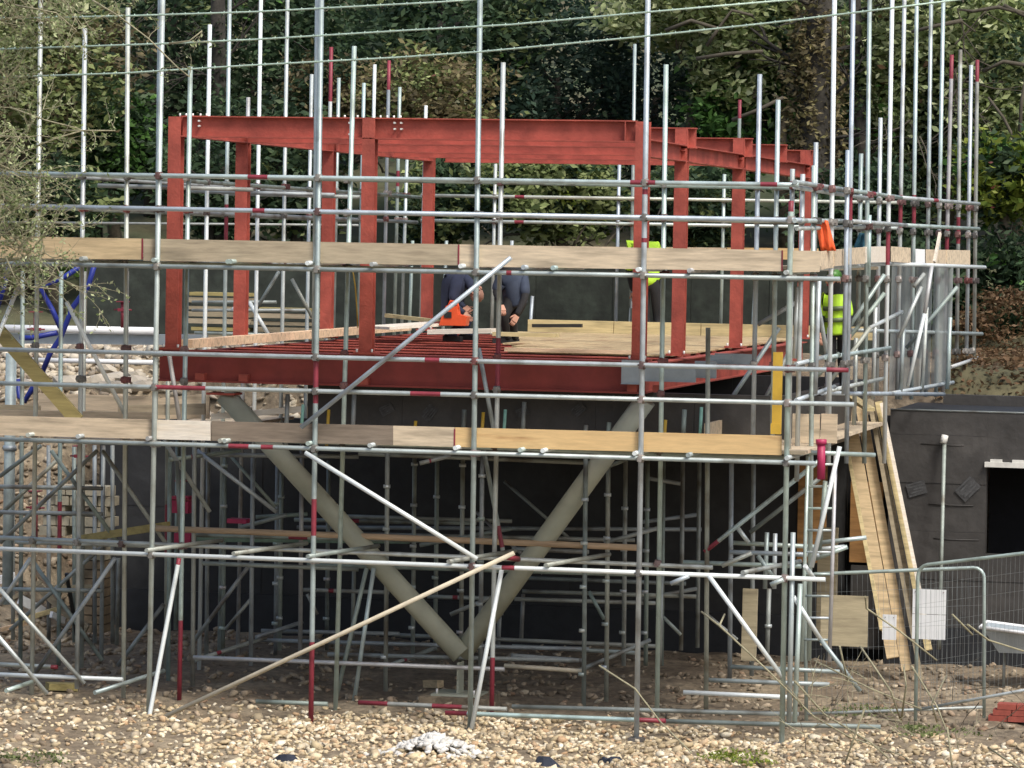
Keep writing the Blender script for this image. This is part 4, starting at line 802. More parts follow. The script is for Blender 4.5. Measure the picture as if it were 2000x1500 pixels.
# ------------------------------------------------------------------ people
def skinfig(name, joints, edges, radii, root, material, parent):
    me = bpy.data.meshes.new(name); org = Vector(parent['_org']); me.from_pydata([Vector(j)-org for j in joints], edges, [])
    o = bpy.data.objects.new(name, me); COL.objects.link(o); o.parent = parent; o['_org'] = [float(c) for c in org]
    md = o.modifiers.new('Skin', 'SKIN'); 
    for i, r_ in enumerate(radii):
        sv = me.skin_vertices[0].data[i] if me.skin_vertices else None
        if sv: sv.radius = (r_, r_) if not isinstance(r_, tuple) else r_; sv.use_root = (i == root)
    s_ = o.modifiers.new('Sub', 'SUBSURF'); s_.levels = 1; s_.render_levels = 2; md.use_smooth_shade = True
    me.materials.append(material); return o
def person(label, J, top, legs, hair=DARKCL, helmet=None, vest=True):
    # J: dict of joints in world space
    t = thing('person', (J['footL']+J['footR'])/2, label, 'person')
    names = ['pelvis', 'waist', 'chest', 'neck', 'shL', 'elL', 'wrL', 'shR', 'elR', 'wrR', 'hipL', 'kneeL', 'ankL', 'footL', 'hipR', 'kneeR', 'ankR', 'footR', 'headb', 'headt']
    J['waist'] = J['pelvis'].lerp(J['chest'], .45); J['ankL'] = J['kneeL'].lerp(J['footL'], .9); J['ankR'] = J['kneeR'].lerp(J['footR'], .9)
    d = (J['chest']-J['pelvis']).normalized(); sd = (J['shR']-J['shL']).normalized()
    J['hipL'] = J['pelvis']-sd*.09; J['hipR'] = J['pelvis']+sd*.09
    fwd = J.get('fwd', Vector((0, 1, 0)))
    J['footL'] = J['ankL']+fwd*.14-Vector((0, 0, .02)); J['footR'] = J['ankR']+fwd*.14-Vector((0, 0, .02))
    hd = (J['head']-J['neck']).normalized(); J['headb'] = J['neck'].lerp(J['head'], .45); J['headt'] = J['head']+hd*.08
    pts = [J[n_] for n_ in names]; ed = [(0, 1), (1, 2), (2, 3), (2, 4), (4, 5), (5, 6), (2, 7), (7, 8), (8, 9), (0, 10), (10, 11), (11, 12), (12, 13), (0, 14), (14, 15), (15, 16), (16, 17), (3, 18), (18, 19)]
    rad = [.13, .125, .15, .06, .075, .052, .036, .075, .052, .036, .095, .07, .05, .045, .095, .07, .05, .045, .085, .08]
    body = skinfig('body', pts, ed, rad, 0, legs, t)
    # clothing and head as parts
    cl = [J['pelvis']-d*.06, J['waist'], J['chest'], J['chest'].lerp(J['neck'], .55), J['shL'], J['elL'], J['shR'], J['elR']]
    skinfig('jacket', cl, [(0, 1), (1, 2), (2, 3), (2, 4), (4, 5), (2, 6), (6, 7)], [.155, .15, .175, .10, .10, .07, .10, .07], 1, top, t)
    # head with face features
    hc = J['head']; b = MB(); u_ = hd; fw = J.get('face', fwd); fw = (fw-u_*fw.dot(u_)).normalized(); sr = u_.cross(fw)
    def ell(c, a1, a2, a3, m, lo=-1.0, nn=12):
        vs_, fs_ = [], []
        for i in range(nn//2+1):
            th = math.pi*i/(nn//2); zz = max(math.cos(th), lo)
            for k in range(nn):
                ph = 2*math.pi*k/nn; rr_ = math.sqrt(max(0, 1-zz*zz)) if zz > lo else math.sin(th); vs_.append(c+sr*(a1*rr_*math.cos(ph))+fw*(a2*rr_*math.sin(ph))+u_*(a3*zz))
        for i in range(nn//2):
            for k in range(nn): fs_.append((i*nn+k, i*nn+(k+1) % nn, (i+1)*nn+(k+1) % nn, (i+1)*nn+k))
        b.add(vs_, fs_, m, True)
    ell(hc, .078, .098, .118, SKIN); ell(hc+fw*.1-u_*.01, .014, .022, .03, SKIN, nn=8)
    for s_ in (-1, 1): ell(hc+sr*(.08*s_)-u_*.005, .012, .02, .032, SKIN, nn=8); ell(hc+sr*(.032*s_)+fw*.09+u_*.012, .012, .008, .007, DARKCL, nn=8)
    ell(hc+fw*.092-u_*.055, .025, .008, .007, CRIM, nn=8)
    b.obj('head', t); b = MB(); ell(hc-fw*.012+u_*.02, .088, .104, .112, helmet or hair, lo=.0); b.obj('helmet' if helmet else 'hair', t)
    # hands with fingers
    for sdn in ('L', 'R'):
        wv = J['wr'+sdn]; dr = (wv-J['el'+sdn]).normalized(); b = MB(); pa = dr.orthogonal().normalized(); pb = dr.cross(pa)
        b.box(wv+dr*.05, dr*.045, pa*.04, pb*.014, SKIN)
        for k in range(4): q0 = wv+dr*.09+pa*(-.03+.02*k); q1 = q0+dr*(.035+.006*(k in (1, 2)))+pb*.008; b.tube([q0, q1, q1+dr*.018+pb*.024], [.0095, .009, .007], SKIN, 6)
        q0 = wv+dr*.03+pa*.04; b.tube([q0, q0+pa*.025+dr*.03, q0+pa*.028+dr*.055+pb*.01], [.011, .01, .008], SKIN, 6)
        b.obj('hand', t)
    for s_, n_ in (('L', 'footL'), ('R', 'footR')):
        a_ = J['ank'+s_]; b = MB(); b.tube([a_+Vector((0, 0, .06)), a_-Vector((0, 0, .03))], .055, BLACKP, 10); b.box(a_+fwd*.07-Vector((0, 0, .05)), fwd*.13, Vector((0, 0, .035)), fwd.cross(up)*.045, BLACKP); b.obj('boot', t)
    return t, J
def band(t, p, q, r_, m=REFL): MB().tube([p, q], r_, m, 16).obj('reflective_band', t)
# hi-vis worker at the back of the deck, bending away
yv = YB+.62; s_ = Vector((1, 0, 0)); base = V(1270, 690, yv)
def rel(px, py, v): return V(px, py, v)
J = dict(pelvis=rel(1268, 556, yv), chest=rel(1257, 500, yv+.16), neck=rel(1257, 484, yv+.28), head=rel(1256, 474, yv+.42), shL=rel(1234, 482, yv+.2), elL=rel(1228, 530, yv+.3), wrL=rel(1236, 570, yv+.42), shR=rel(1282, 482, yv+.2), elR=rel(1290, 530, yv+.3), wrR=rel(1284, 560, yv+.44),
         kneeL=rel(1262, 622, yv+.05), footL=rel(1262, 686, yv), kneeR=rel(1284, 620, yv+.12), footR=rel(1290, 684, yv+.05), fwd=Vector((0, 1, 0)))
t, J = person('worker in lime hi-vis jacket and dark trousers bending away at the back of the deck', J, HIVIS, DARKCL)
# crouched man with the orange saw
yv = 9.0
J = dict(pelvis=rel(880, 612, yv+.1), chest=rel(890, 556, yv), neck=rel(908, 540, yv-.03), head=rel(930, 572, yv-.06), shL=rel(878, 545, yv+.18), elL=rel(890, 585, yv+.05), wrL=rel(908, 600, yv-.05), shR=rel(893, 545, yv-.2), elR=rel(884, 592, yv-.25), wrR=rel(906, 612, yv-.18),
         kneeL=rel(918, 620, yv+.25), footL=rel(905, 655, yv+.2), kneeR=rel(905, 632, yv-.2), footR=rel(872, 656, yv-.1), fwd=Vector((.97, -.2, 0)), face=Vector((.8, -.2, -.6)))
person('crouching worker in navy clothes leaning over an orange saw', J, NAVY, NAVY, hair=SKIN)
sw = thing('power_saw', V(890, 640, 8.6), 'bright orange power saw held low by the crouching worker', 'saw')
c = V(888, 618, 8.5)
b = MB(); b.add([c+Vector((x, y, z)) for y in (-.09, .09) for x, z in ((-.19, -.12), (.17, -.12), (.19, .0), (.06, .03), (.04, .14), (-.10, .14), (-.15, .02))], [tuple(range(7)), tuple(range(13, 6, -1))]+[(k, 7+k, 7+(k+1) % 7, (k+1) % 7) for k in range(7)], SAWOR); b.obj('body', sw)
MB().tube([c+Vector((-.09, 0, .13)), c+Vector((-.06, 0, .2)), c+Vector((.03, 0, .2)), c+Vector((.05, 0, .1))], .017, SAWOR, 8).obj('handle', sw)
MB().bar(c+Vector((-.19, 0, -.1)), c+Vector((-.34, 0, -.12)), .07, .006, FIT).obj('blade', sw); MB().abox(c+Vector((-.12, -.1, -.02)), c+Vector((-.02, -.092, .06)), BLACKP).obj('grip_panel', sw)
# kneeling man in slate jacket
yv = 8.6
J = dict(pelvis=rel(1010, 590, yv+.05), chest=rel(998, 545, yv), neck=rel(988, 522, yv-.02), head=rel(980, 504, yv-.05), shL=rel(980, 538, yv-.05), elL=rel(968, 572, yv-.12), wrL=rel(978, 596, yv-.2), shR=rel(1022, 536, yv+.05), elR=rel(1026, 580, yv-.08), wrR=rel(1009, 616, yv-.2),
         kneeL=rel(984, 618, yv-.1), footL=rel(992, 664, yv+.1), kneeR=rel(1000, 622, yv+.1), footR=rel(1006, 664, yv+.3), fwd=Vector((-.95, -.3, 0)), face=Vector((-.8, -.3, -.5)))
person('worker in slate blue work jacket crouching to the right of the saw', J, SLATE, DARKCL)
# worker on the side platform
yv = 4.2
J = dict(pelvis=rel(1634, 645, yv), chest=rel(1632, 598, yv-.02), neck=rel(1630, 570, yv-.04), head=rel(1628, 546, yv-.06), shL=rel(1612, 584, yv-.03), elL=rel(1602, 622, yv-.1), wrL=rel(1604, 652, yv-.25), shR=rel(1652, 584, yv), elR=rel(1656, 622, yv-.05), wrR=rel(1656, 650, yv-.2),
         kneeL=rel(1622, 705, yv), footL=rel(1618, 765, yv), kneeR=rel(1646, 705, yv+.1), footR=rel(1648, 765, yv+.1), fwd=Vector((-.7, -.7, 0)))
t, J = person('worker in lime hi-vis vest and dark trousers inside the corner scaffold', J, HIVIS, DARKCL, helmet=mat('green_helmet', (.10, .30, .06), .4))
d = (J['chest']-J['pelvis']).normalized(); band(t, J['waist']-d*.02, J['waist']+d*.03, .172); band(t, J['chest']-d*.04, J['chest']+d*.01, .19)
# clothes on the rails
def cloth(name, quad, v, m, lab, cat):
    n = 7; b = MB(); tl, tr, br, bl = quad; vs_ = []
    for j in range(n):
        for i in range(n):
            s1, s2 = i/(n-1), j/(n-1); px = lerp(lerp(tl[0], tr[0], s1), lerp(bl[0], br[0], s1), s2); py = lerp(lerp(tl[1], tr[1], s1), lerp(bl[1], br[1], s1), s2)
            vs_.append(V(px, py, v+.03*math.sin(i*2.1+j*.6)))
    n2 = len(vs_); vs_ += [p_+Vector((0, .05, 0)) for p_ in vs_]; fs_ = [(j*n+i, j*n+n+i, j*n+n+i+1, j*n+i+1) for j in range(n-1) for i in range(n-1)]; fs_ += [tuple(n2+k for k in f[::-1]) for f in fs_]
    rim = [i for i in range(n)]+[j*n+n-1 for j in range(1, n)]+[(n-1)*n+i for i in range(n-2, -1, -1)]+[j*n for j in range(n-2, 0, -1)]
    fs_ += [(rim[k], rim[(k+1) % len(rim)], n2+rim[(k+1) % len(rim)], n2+rim[k]) for k in range(len(rim))]
    b.add(vs_, fs_, m, True); return tag(b.obj(name), lab, cat)
cloth('orange_jacket', ((1591, 427), (1616, 431), (1632, 490), (1603, 490)), 1.6, HIOR, 'orange hi-vis jacket hanging from the corner guard rail', 'jacket')
cloth('teal_jacket', ((1678, 455), (1688, 455), (1696, 486), (1666, 486)), 5.2, TEAL, 'dark teal jacket slung on the guard rail at right', 'jacket')
board('white_plank', V(1825, 512, 8.4), V(1836, 455, 8.6), .05, .03, T_CREAM, 'pale pointed plank sticking up over the boards at right', 'board')

# ------------------------------------------------------------------ vegetation
def leaves(name, cen, rad, n, ls, material, parent=None, clumps=40, seed=0, flat=.5, label=None, cat=None, kind=None, spread=.22, yk=1.0):
    g = np.random.default_rng(seed); c = np.array(cen); rad = np.array(rad)
    u = g.normal(size=(clumps, 3)); u /= np.linalg.norm(u, axis=1)[:, None]; cc = c+u*rad*(g.uniform(.25, 1, (clumps, 1))**.5)
    if ls > .03 and kind is None: n = int(n*.62); ls *= 1.45
    k = g.integers(0, clumps, n); P = cc[k]+g.normal(size=(n, 3))*rad*spread*g.uniform(.5, 1.2, (clumps, 1))[k]
    d = g.normal(size=(n, 3)); d[:, 2] *= flat; d /= np.linalg.norm(d, axis=1)[:, None]; e = np.cross(d, g.normal(size=(n, 3))); e /= np.linalg.norm(e, axis=1)[:, None]
    s1 = ls*g.uniform(.6, 1.4, (n, 1)); a = d*s1; b = e*s1*.45
    nrm = np.cross(d, e)*s1*.15
    v = np.stack([P-a, P+b+nrm, P+a, P-b+nrm], 1).reshape(-1, 3); q = np.arange(4*n).reshape(-1, 4)
    o = nmesh(name, v, q, material, parent, kind)
    if label: tag(o, label, cat)
    return o
def twigs(b, p, d, L, r_, depth, mat_, bend_=.35, kids=3, tips=None):
    n = 4; pts = [p]; dd = Vector(d).normalized()
    for i in range(n):
        dd = (dd+Vector([random.gauss(0, bend_*.45) for _ in range(3)])).normalized(); pts.append(pts[-1]+dd*L/n)
    b.tube(pts, [r_*(1-.16*i) for i in range(n+1)], mat_, 5 if r_ < .02 else 8, caps=False)
    if tips is not None and depth <= 1: tips += pts[1:]
    if depth:
        for k in range(kids):
            j = random.randint(1, n); nd = (dd+Vector([random.gauss(0, .75) for _ in range(3)])).normalized(); twigs(b, pts[j], nd, L*random.uniform(.5, .75), r_*.55, depth-1, mat_, bend_, kids, tips)
def tree(name, px, py, v_, rx, rz, n, ls, lm, label, seed, ry=None, bark=BARK_D, group=None, trunk_r=.14, extra=None, flat=.5, clumps=46, twig=True, spread=.22):
    v = v_+2.6; c = V(px, py, v); g = G(c); t = thing(name, (c.x, c.y, g), label, 'tree', group)
    b = MB(); top = Vector((c.x, c.y, max(c.z, g+.5))); b.tube([(c.x, c.y, g-.2), (c.x+random.uniform(-.2, .2), c.y, lerp(g, top.z, .5)), top], [trunk_r, trunk_r*.75, trunk_r*.35], bark, 10)
    if twig:
        for i in range(7): twigs(b, Vector((c.x, c.y, lerp(g, top.z, random.uniform(.3, 1)))), (random.gauss(0, 1), random.gauss(0, .6), random.uniform(.1, .9)), rx*random.uniform(.5, .9), trunk_r*.3, 1, bark)
    b.obj('trunk', t); leaves('crown', c, (rx, ry or rx, rz), n, ls, lm, t, clumps, seed, flat, spread=spread)
    if extra:
        for i, (m2, n2, l2) in enumerate(extra): leaves('crown' if m2 is not PINK else 'blossom', c, (rx*.97, (ry or rx)*.97, rz*.97), n2, l2, m2, t, max(6, clumps//3), seed+100+i, flat)
    return t
GT = 'dark evergreen trees of the wood behind the site'
# far curtain: things are placed where they stand on the slope
tree('evergreen_tree', 300, 60, 22, 2.0, 2.4, 15000, .055, L_DARK, 'dark evergreen tree behind the left standards', 1, group=GT, extra=[(L_OLIVE, 900, .05)])
tree('evergreen_tree', 500, 120, 24, 2.0, 2.2, 14000, .055, L_DARK, 'deep green evergreen tree behind the left end of the roof beam', 2, group=GT, extra=[(L_GREEN, 900, .05)])
tree('evergreen_tree', 700, 20, 26, 2.0, 2.0, 14000, .055, L_DARK, 'dark evergreen tree above the cluster of short standards', 3, group=GT, extra=[(L_OLIVE, 900, .05)])
tree('evergreen_tree', 860, 40, 20, 1.7, 1.6, 12000, .055, L_DARK, 'evergreen tree with yellowish flecks left of the centre standard', 4, group=GT, extra=[(L_OLIVE, 1500, .05), (L_GREEN, 600, .05)])
tree('holly_tree', 1090, 150, 21, 1.5, 2.0, 16000, .05, L_BLUE, 'very dark bluish holly tree right of the centre standard', 5, group=GT, extra=[(L_DARK, 2500, .05)])
tree('holly_tree', 1280, 190, 23, 1.1, 1.7, 10000, .05, L_BLUE, 'very dark narrow holly tree behind the right end of the roof beam', 6, group=GT)
tree('olive_tree', 1370, 0, 20, 1.5, .75, 9000, .06, L_PALE, 'pale olive spring tree over the dark hollies', 7, bark=BARK, extra=[(L_OLIVE, 4500, .05)])
tree('leafy_tree', 1440, 230, 20, .85, 1.0, 5000, .06, L_GREEN, 'bright green shrubby tree right of the stepped beam ends', 8, bark=BARK, extra=[(L_DARK, 3000, .05)])
tree('leafy_tree', 1440, 120, 19.5, .7, .7, 4500, .055, L_PALE, 'pale yellowish leafy tree above the bright green shrub', 9, bark=BARK, extra=[(L_OLIVE, 2500, .05)])
tree('brown_thicket', 830, 190, 18, 1.15, .75, 9000, .042, L_BROWN, 'rounded brown twiggy bush above the middle of the roof beam', 10, bark=BARK, extra=[(L_OLIVE, 2600, .04), (PINK, 12, .05)])
tree('brown_thicket', 640, 190, 19, .8, .7, 5000, .042, L_BROWN, 'smaller brown bush behind the cluster of short standards', 11, bark=BARK, extra=[(L_DARK, 2500, .05)])
tree('holly_tree', 420, 330, 17, .9, 1.2, 8000, .05, L_DARK, 'dark tree filling the gap between the two left columns', 12, group=GT)
tree('holly_tree', 570, 350, 18, .8, 1.2, 7000, .05, L_DARK, 'dark tree behind the second and third columns', 13, group=GT, extra=[(L_OLIVE, 700, .05)])
tree('laurel_bush', 1080, 370, 16, 1.15, .75, 9000, .05, L_OLIVE, 'broad olive laurel bush behind the centre of the deck', 14, bark=BARK, extra=[(L_DARK, 6500, .05), (L_YG, 900, .045), (PINK, 6, .045)])
tree('laurel_bush', 1340, 400, 16.5, .9, .7, 6000, .05, L_DARK, 'dark laurel bush behind the right hand columns', 15, group=GT, extra=[(L_OLIVE, 1800, .05)])
tree('laurel_bush', 860, 400, 16.5, .7, .7, 5000, .05, L_DARK, 'dark laurel bush behind the middle of the deck', 16, group=GT, extra=[(L_OLIVE, 1800, .05)])
tree('leafy_tree', 235, 280, 19, .8, .8, 4500, .055, L_GREEN, 'bright green bush behind the left pair of standards', 17, bark=BARK, extra=[(L_DARK, 5000, .05)])
tree('olive_tree', 60, 130, 17, 1.5, 2.0, 14000, .05, L_OLIVE, 'yellow olive tree in early leaf at the left edge', 18, bark=BARK, extra=[(L_BROWN, 4500, .05), (L_DARK, 2500, .05)])
tree('olive_tree', 120, 390, 16, .9, .6, 5000, .05, L_DARK, 'dark bush low behind the left standards', 19, bark=BARK, extra=[(L_OLIVE, 1200, .05)])
tree('olive_tree', 1850, 70, 20.5, 1.5, 1.5, 15000, .055, L_PALE, 'broad pale olive tree at the upper right', 20, bark=BARK, extra=[(L_OLIVE, 6000, .05), (L_RUST, 500, .05), (L_DARK, 3000, .05)])
tree('olive_tree', 1990, 200, 20, 1.3, 1.6, 11000, .05, L_PALE, 'pale grey green tree at the right edge', 21, bark=BARK, extra=[(L_OLIVE, 5000, .05), (L_DARK, 3500, .05)])
tree('evergreen_tree', 1760, 340, 21, 1.0, 1.2, 7000, .055, L_DARK, 'dark tree behind the tall right hand standards', 22, group=GT, extra=[(L_OLIVE, 3600, .055), (L_YG, 500, .05)])
tree('camellia', 1960, 350, 16, .65, .62, 3800, .06, L_YG, 'yellow green camellia with pink flowers at the right edge', 23, bark=BARK, extra=[(L_GREEN, 1800, .06), (L_DARK, 2500, .06), (PINK, 26, .05)])
tree('evergreen_tree', 1960, 560, 16, .9, .9, 9000, .05, L_DARK, 'dark evergreen bush right of the last standards', 24, group=GT, extra=[(L_GREEN, 350, .05)])
tree('evergreen_tree', 1680, 430, 17, 1.0, .9, 8000, .05, L_DARK, 'dark bush seen through the corner scaffold', 25, group=GT)
tree('evergreen_tree', 1560, 120, 27, 1.4, 2.0, 9000, .055, L_DARK, 'dark tree left of the thick ivy trunk', 26, group=GT, extra=[(L_OLIVE, 2500, .055)])
tree('evergreen_tree', 140, 20, 26, 2.0, 2.0, 9000, .055, L_DARK, 'dark tree behind the yellow olive tree', 27, group=GT)
tree('evergreen_tree', 1750, 560, 15.5, 1.0, .8, 6000, .05, L_DARK, 'low dark bush behind the translucent sheeting', 28, group=GT)
tree('olive_tree', 1700, 180, 20, .8, 1.3, 5000, .05, L_PALE, 'pale olive saplings behind the tallest right hand standards', 61, bark=BARK, extra=[(L_OLIVE, 4000, .05), (L_GREEN, 900, .05), (PINK, 14, .045)])
tree('olive_tree', 20, 40, 16.5, 1.2, 1.1, 7000, .05, L_PALE, 'pale budding tree in the top left corner', 62, bark=BARK, extra=[(L_OLIVE, 3000, .05)])
tree('evergreen_tree', 1540, 60, 20, .7, 1.0, 3500, .05, L_OLIVE, 'olive green tree just left of the thick ivy trunk', 63, bark=BARK, extra=[(L_DARK, 3500, .05)])
# bracken bank
c = V(1960, 715, 15.5); 
tag(leaves('bracken', (c.x, c.y, c.z-.05), (1.1, .9, .32), 6000, .045, L_RUST, None, 40, 29, .6, kind='stuff'), 'rust brown bracken on the bank behind the black block', 'bracken')
c = V(1960, 762, 12.6); leaves('bracken', (c.x, c.y, c.z-.05), (1.5, 1.0, .16), 5200, .045, L_RUST, None, 60, 33, .6, label='brown bracken and leaf litter right behind the black parapet', cat='bracken', kind='stuff')
c = V(1945, 610, 17); leaves('bracken', (c.x, c.y, c.z-.1), (.8, .5, .4), 2200, .04, L_RUST, None, 20, 30, .6, label='sparse brown bracken below the dark bush at right', cat='bracken', kind='stuff')
n = 20000; lx = rng.uniform(3.3, 11, n); ly = rng.uniform(9.3, 17.5, n); P = np.stack([lx, ly, ground(lx, ly)+rng.uniform(0, .12, n)], 1); d = rng.normal(size=(n, 3)); d[:, 2] *= .5; d /= np.linalg.norm(d, axis=1)[:, None]; e = np.cross(d, rng.normal(size=(n, 3))); e /= np.linalg.norm(e, axis=1)[:, None]; s1 = .05*rng.uniform(.5, 1.3, (n, 1))
tag(nmesh('leaf_litter', np.stack([P-d*s1, P+e*s1*.5, P+d*s1, P-e*s1*.5], 1).reshape(-1, 3), np.arange(4*n).reshape(-1, 4), L_RUST, None, 'stuff'), 'dead leaves and bracken covering the earth bank above the black block', 'leaf litter')
# ivy trunk
def bigtrunk(px0, py0, px1, py1, v, r0_, r1_, m, lab, leafm, n, seed):
    v += 2; p0, p1 = V(px0, py0, v), V(px1, py1, v); g = G(p0); t = thing('tree_trunk', (p0.x, p0.y, g), lab, 'tree'); b = MB()
    pts = [Vector((p0.x, p0.y, g-.2)), p0.lerp(p1, .3)+Vector((.06, 0, 0)), p0.lerp(p1, .65), p1]; b.tube(pts, [r0_*1.2, r0_, lerp(r0_, r1_, .6), r1_], m, 14)
    for i in range(9): q = p0.lerp(p1, random.uniform(.3, 1)); twigs(b, q, (random.choice((-1, 1)), random.gauss(0, .3), random.uniform(.1, .8)), random.uniform(.7, 1.6), r1_*.22, 2, m)
    b.obj('trunk', t); c_ = p0.lerp(p1, .5); leaves('ivy', c_, (r0_*1.6, r0_*1.6, (p1-p0).length*.42), n, .04, leafm, t, 40, seed)
bigtrunk(1570, 470, 1612, -60, 19, .27, .22, BARK_D, 'thick brown ivy clad trunk left of the tallest standards', L_BROWN, 9000, 41)
bigtrunk(1680, 470, 1668, -60, 20, .12, .10, BARK_D, 'thin dark trunk just behind the tall right standards', L_DARK, 800, 42)
bigtrunk(430, 440, 425, -60, 20.5, .15, .12, BARK_D, 'dark trunk between the left columns', L_DARK, 600, 43)
bigtrunk(175, 470, 160, 60, 20, .2, .13, BARK_D, 'leaning dark trunk on the grass at the left', L_DARK, 700, 44)
# dark twisting limbs upper right
tl_ = thing('bare_tree', V(1990, 300, 19.6), 'bare dark branches twisting across the pale tree at upper right', 'tree'); b = MB()
for pts in (((2020, 30), (1950, 14), (1900, 22), (1870, 18), (1876, 40), (1905, 62)), ((2020, 40), (1960, 10)), ((2030, 330), (1990, 290), (1960, 230), (1930, 190)), ((1990, 290), (1995, 200), (2010, 120)), ((1880, 40), (1830, 50), (1780, 62)), ((2020, 130), (1960, 120), (1920, 140)), ((1360, 115), (1420, 105), (1490, 100)), ((1380, 90), (1400, 60), (1430, 20), (1470, 30)), ((1430, 235), (1480, 215), (1530, 190)), ((1300, 60), (1350, 40), (1400, 55))):
    b.tube([V(*p_, 19.6) for p_ in pts], [.035*(1-.12*i) for i in range(len(pts))], TWIG_D, 6)
for i in range(14): twigs(b, V(random.uniform(1750, 2000), random.uniform(0, 300), 19.7), (random.gauss(0, 1), 0, random.gauss(0, 1)), .9, .018, 1, TWIG_D)
b.obj('branches', tl_)['kind'] = 'stuff'
# foreground tree at left, in front of the scaffold; its trunk stands outside the frame
ft_ = thing('budding_tree', (V(-330, 1400, -2.4).x, -2.4, G((V(-330, 1400, -2.4).x, -2.4))), 'lichened twigs with olive buds reaching in front of the scaffold at left', 'tree')
b = MB(); tr = Vector(ft_['_org']); b.tube([tr-Vector((0, 0, .2)), V(-320, 700, -2.4), V(-260, 250, -2.4), V(-240, -100, -2.4)], [.17, .13, .1, .06], BARK, 10); b.obj('trunk', ft_)
b = MB(); tips = []
for (x0, y0, x1, y1) in ((-280, 420, -20, 250), (-280, 420, 20, 380), (-290, 500, 30, 470), (-260, 260, 0, 120), (-250, 100, 60, 30), (-250, 50, 130, -30), (-270, 350, -20, 330), (-280, 450, -10, 430), (-300, 560, 60, 500), (-260, 200, -10, 190), (-240, -20, 230, -40), (-270, 300, 10, 300), (-300, 620, 0, 560)):
    p0, p1 = V(x0, y0, -2.4+random.uniform(-.4, .4)), V(x1, y1, -2.4+random.uniform(-.6, .6)); mid = p0.lerp(p1, .5)+Vector((0, 0, random.uniform(-.1, .1)))
    b.tube([p0, mid, p1], [.03, .022, .014], TWIG, 6, caps=False)
    for k in range(8):
        q = mid.lerp(p1, random.uniform(.0, 1)); twigs(b, q, (random.uniform(.3, 1), random.gauss(0, .4), random.gauss(0, .6)), random.uniform(.35, .75), .010, 2, TWIG, .4, 4, tips)
for pts in (((30, 10), (110, 25), (150, 60)), ((180, 0), (230, 30), (290, 75), (345, 130), (370, 150)), ((330, 85), (370, 80), (395, 60)), ((120, 255), (180, 255), (225, 255)), ((60, 290), (110, 270), (160, 255)), ((20, 210), (90, 235), (150, 250)), ((40, 540), (60, 560), (110, 565)), ((10, 500), (28, 540), (40, 560)), ((75, 560), (120, 540), (110, 520))):
    w_ = [V(*p_, -2.4) for p_ in pts]; b.tube(w_, [.012]+[.008]*(len(pts)-1), TWIG, 5)
    for q in w_[1:]: twigs(b, q, (random.gauss(.2, 1), random.gauss(0, .3), random.gauss(0, .8)), .25, .005, 1, TWIG, .4, 2, tips)
b.obj('branches', ft_)['kind'] = 'stuff'
tp = np.array([tuple(x) for x in tips]); idx = rng.integers(0, len(tp), 9000); P = tp[idx]+rng.normal(0, .018, (9000, 3)); d = rng.normal(size=(9000, 3)); d /= np.linalg.norm(d, axis=1)[:, None]; e = np.cross(d, rng.normal(size=(9000, 3))); e /= np.linalg.norm(e, axis=1)[:, None]
s1 = .021*rng.uniform(.6, 1.5, (9000, 1)); nmesh('buds', np.stack([P-d*s1, P+e*s1*.5, P+d*s1, P-e*s1*.5], 1).reshape(-1, 3), np.arange(4*9000).reshape(-1, 4), L_PALE, ft_, 'stuff')
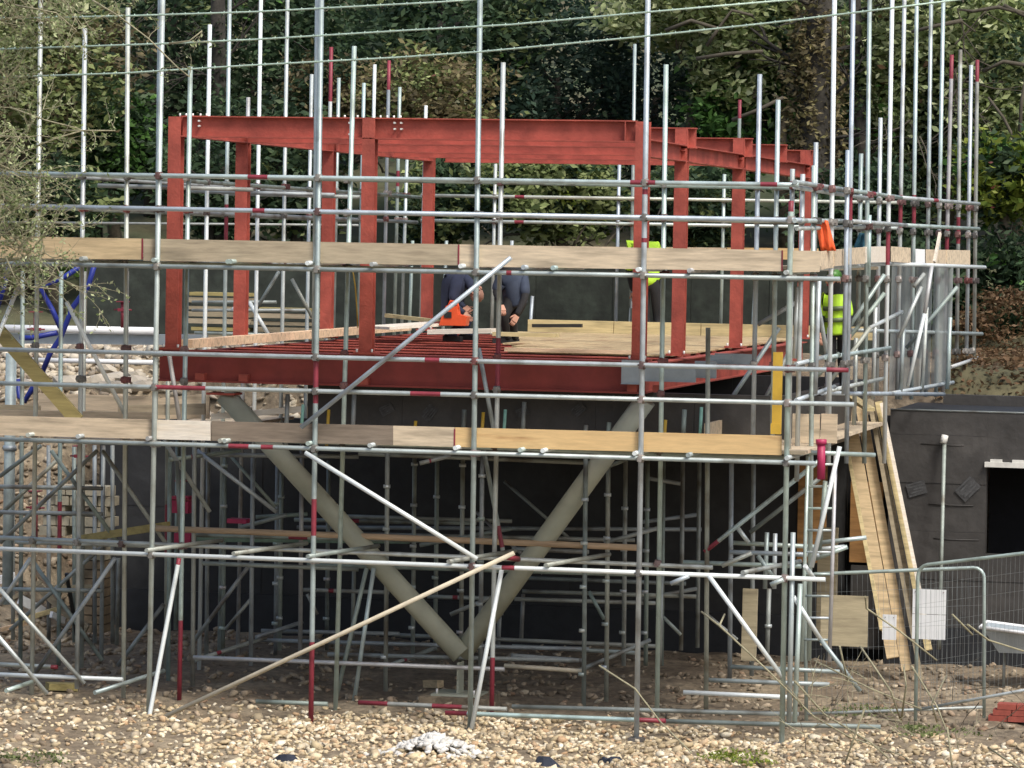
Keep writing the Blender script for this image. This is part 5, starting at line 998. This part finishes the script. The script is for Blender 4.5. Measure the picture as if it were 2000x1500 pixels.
# foreground bare saplings at bottom right
sp = thing('bare_sapling', on_ground(1700, 1480), 'thin arching bare stems in front of the fence at bottom right', 'sapling'); b = MB()
for pts in (((1370, 1195), (1405, 1222), (1500, 1310), (1590, 1400), (1660, 1440), (1760, 1475), (1840, 1520)), ((1690, 1165), (1692, 1188), (1760, 1235), (1830, 1290)), ((1680, 1262), (1740, 1350), (1760, 1410)), ((1170, 1300), (1240, 1345), (1290, 1410), (1350, 1470)), ((1405, 1222), (1415, 1200)), ((1552, 1330), (1610, 1395), (1700, 1450), (1780, 1520)), ((1830, 1410), (1820, 1375), (1848, 1320)), ((1760, 1408), (1770, 1340), (1765, 1300)), ((1640, 1262), (1655, 1330)), ((1890, 1220), (1930, 1250), (2000, 1272)), ((1860, 1200), (1900, 1240)), ((1590, 1290), (1700, 1345), (1800, 1385)), ((1850, 1420), (1860, 1500)), ((1690, 1380), (1640, 1520)), ((1930, 1460), (1990, 1500)), ((1780, 1300), (1830, 1380), (1850, 1430))):
    b.tube([V(*p_, -1.6+.5*math.sin(p_[0])) for p_ in pts], [.011*(1-.08*i) for i in range(len(pts))], TWIG, 6)
for i in range(26): 
    q = V(random.uniform(1560, 1960), random.uniform(1320, 1470), -1.8); twigs(b, q, (random.gauss(0, 1), random.gauss(0, .3), random.gauss(.4, .7)), random.uniform(.2, .6), .006, 1, random.choice((TWIG, BARK)), .4, 2)
b.obj('stems', sp)['kind'] = 'stuff'
# small weeds
def weeds(px, py, w_, n, m, lab, seed):
    q = on_ground(px, py); leaves('weeds', (q.x, q.y, q.z+.06), (w_, .3, .07), n, .022, m, None, 14, seed, .8, label=lab, cat='weeds', kind='stuff')
weeds(1450, 1490, .45, 500, L_YG, 'yellow green weeds at the bottom edge right of centre', 51); weeds(1680, 1400, .6, 350, L_OLIVE, 'low weeds at the foot of the fence panel', 52); weeds(60, 1490, .5, 300, L_OLIVE, 'straggly weeds in the bottom left corner', 53); weeds(1830, 1440, .5, 350, L_OLIVE, 'weeds tangled under the bare stems at lower right', 54)
# grass on the lawn bank seen at left
c = V(260, 400, 21); q = leaves('grass', (c.x, c.y, G(c)+.03), (1.6, 2.2, .05), 5000, .05, leafmat('grass_blade', [(.05, .10, .02), (.09, .17, .03), (.12, .2, .04)]), None, 60, 55, 1.6, label='mown green grass bank seen between the left standards', cat='grass', kind='stuff', spread=.3)

for o in bpy.data.objects:
    if '_org' in o: del o['_org']
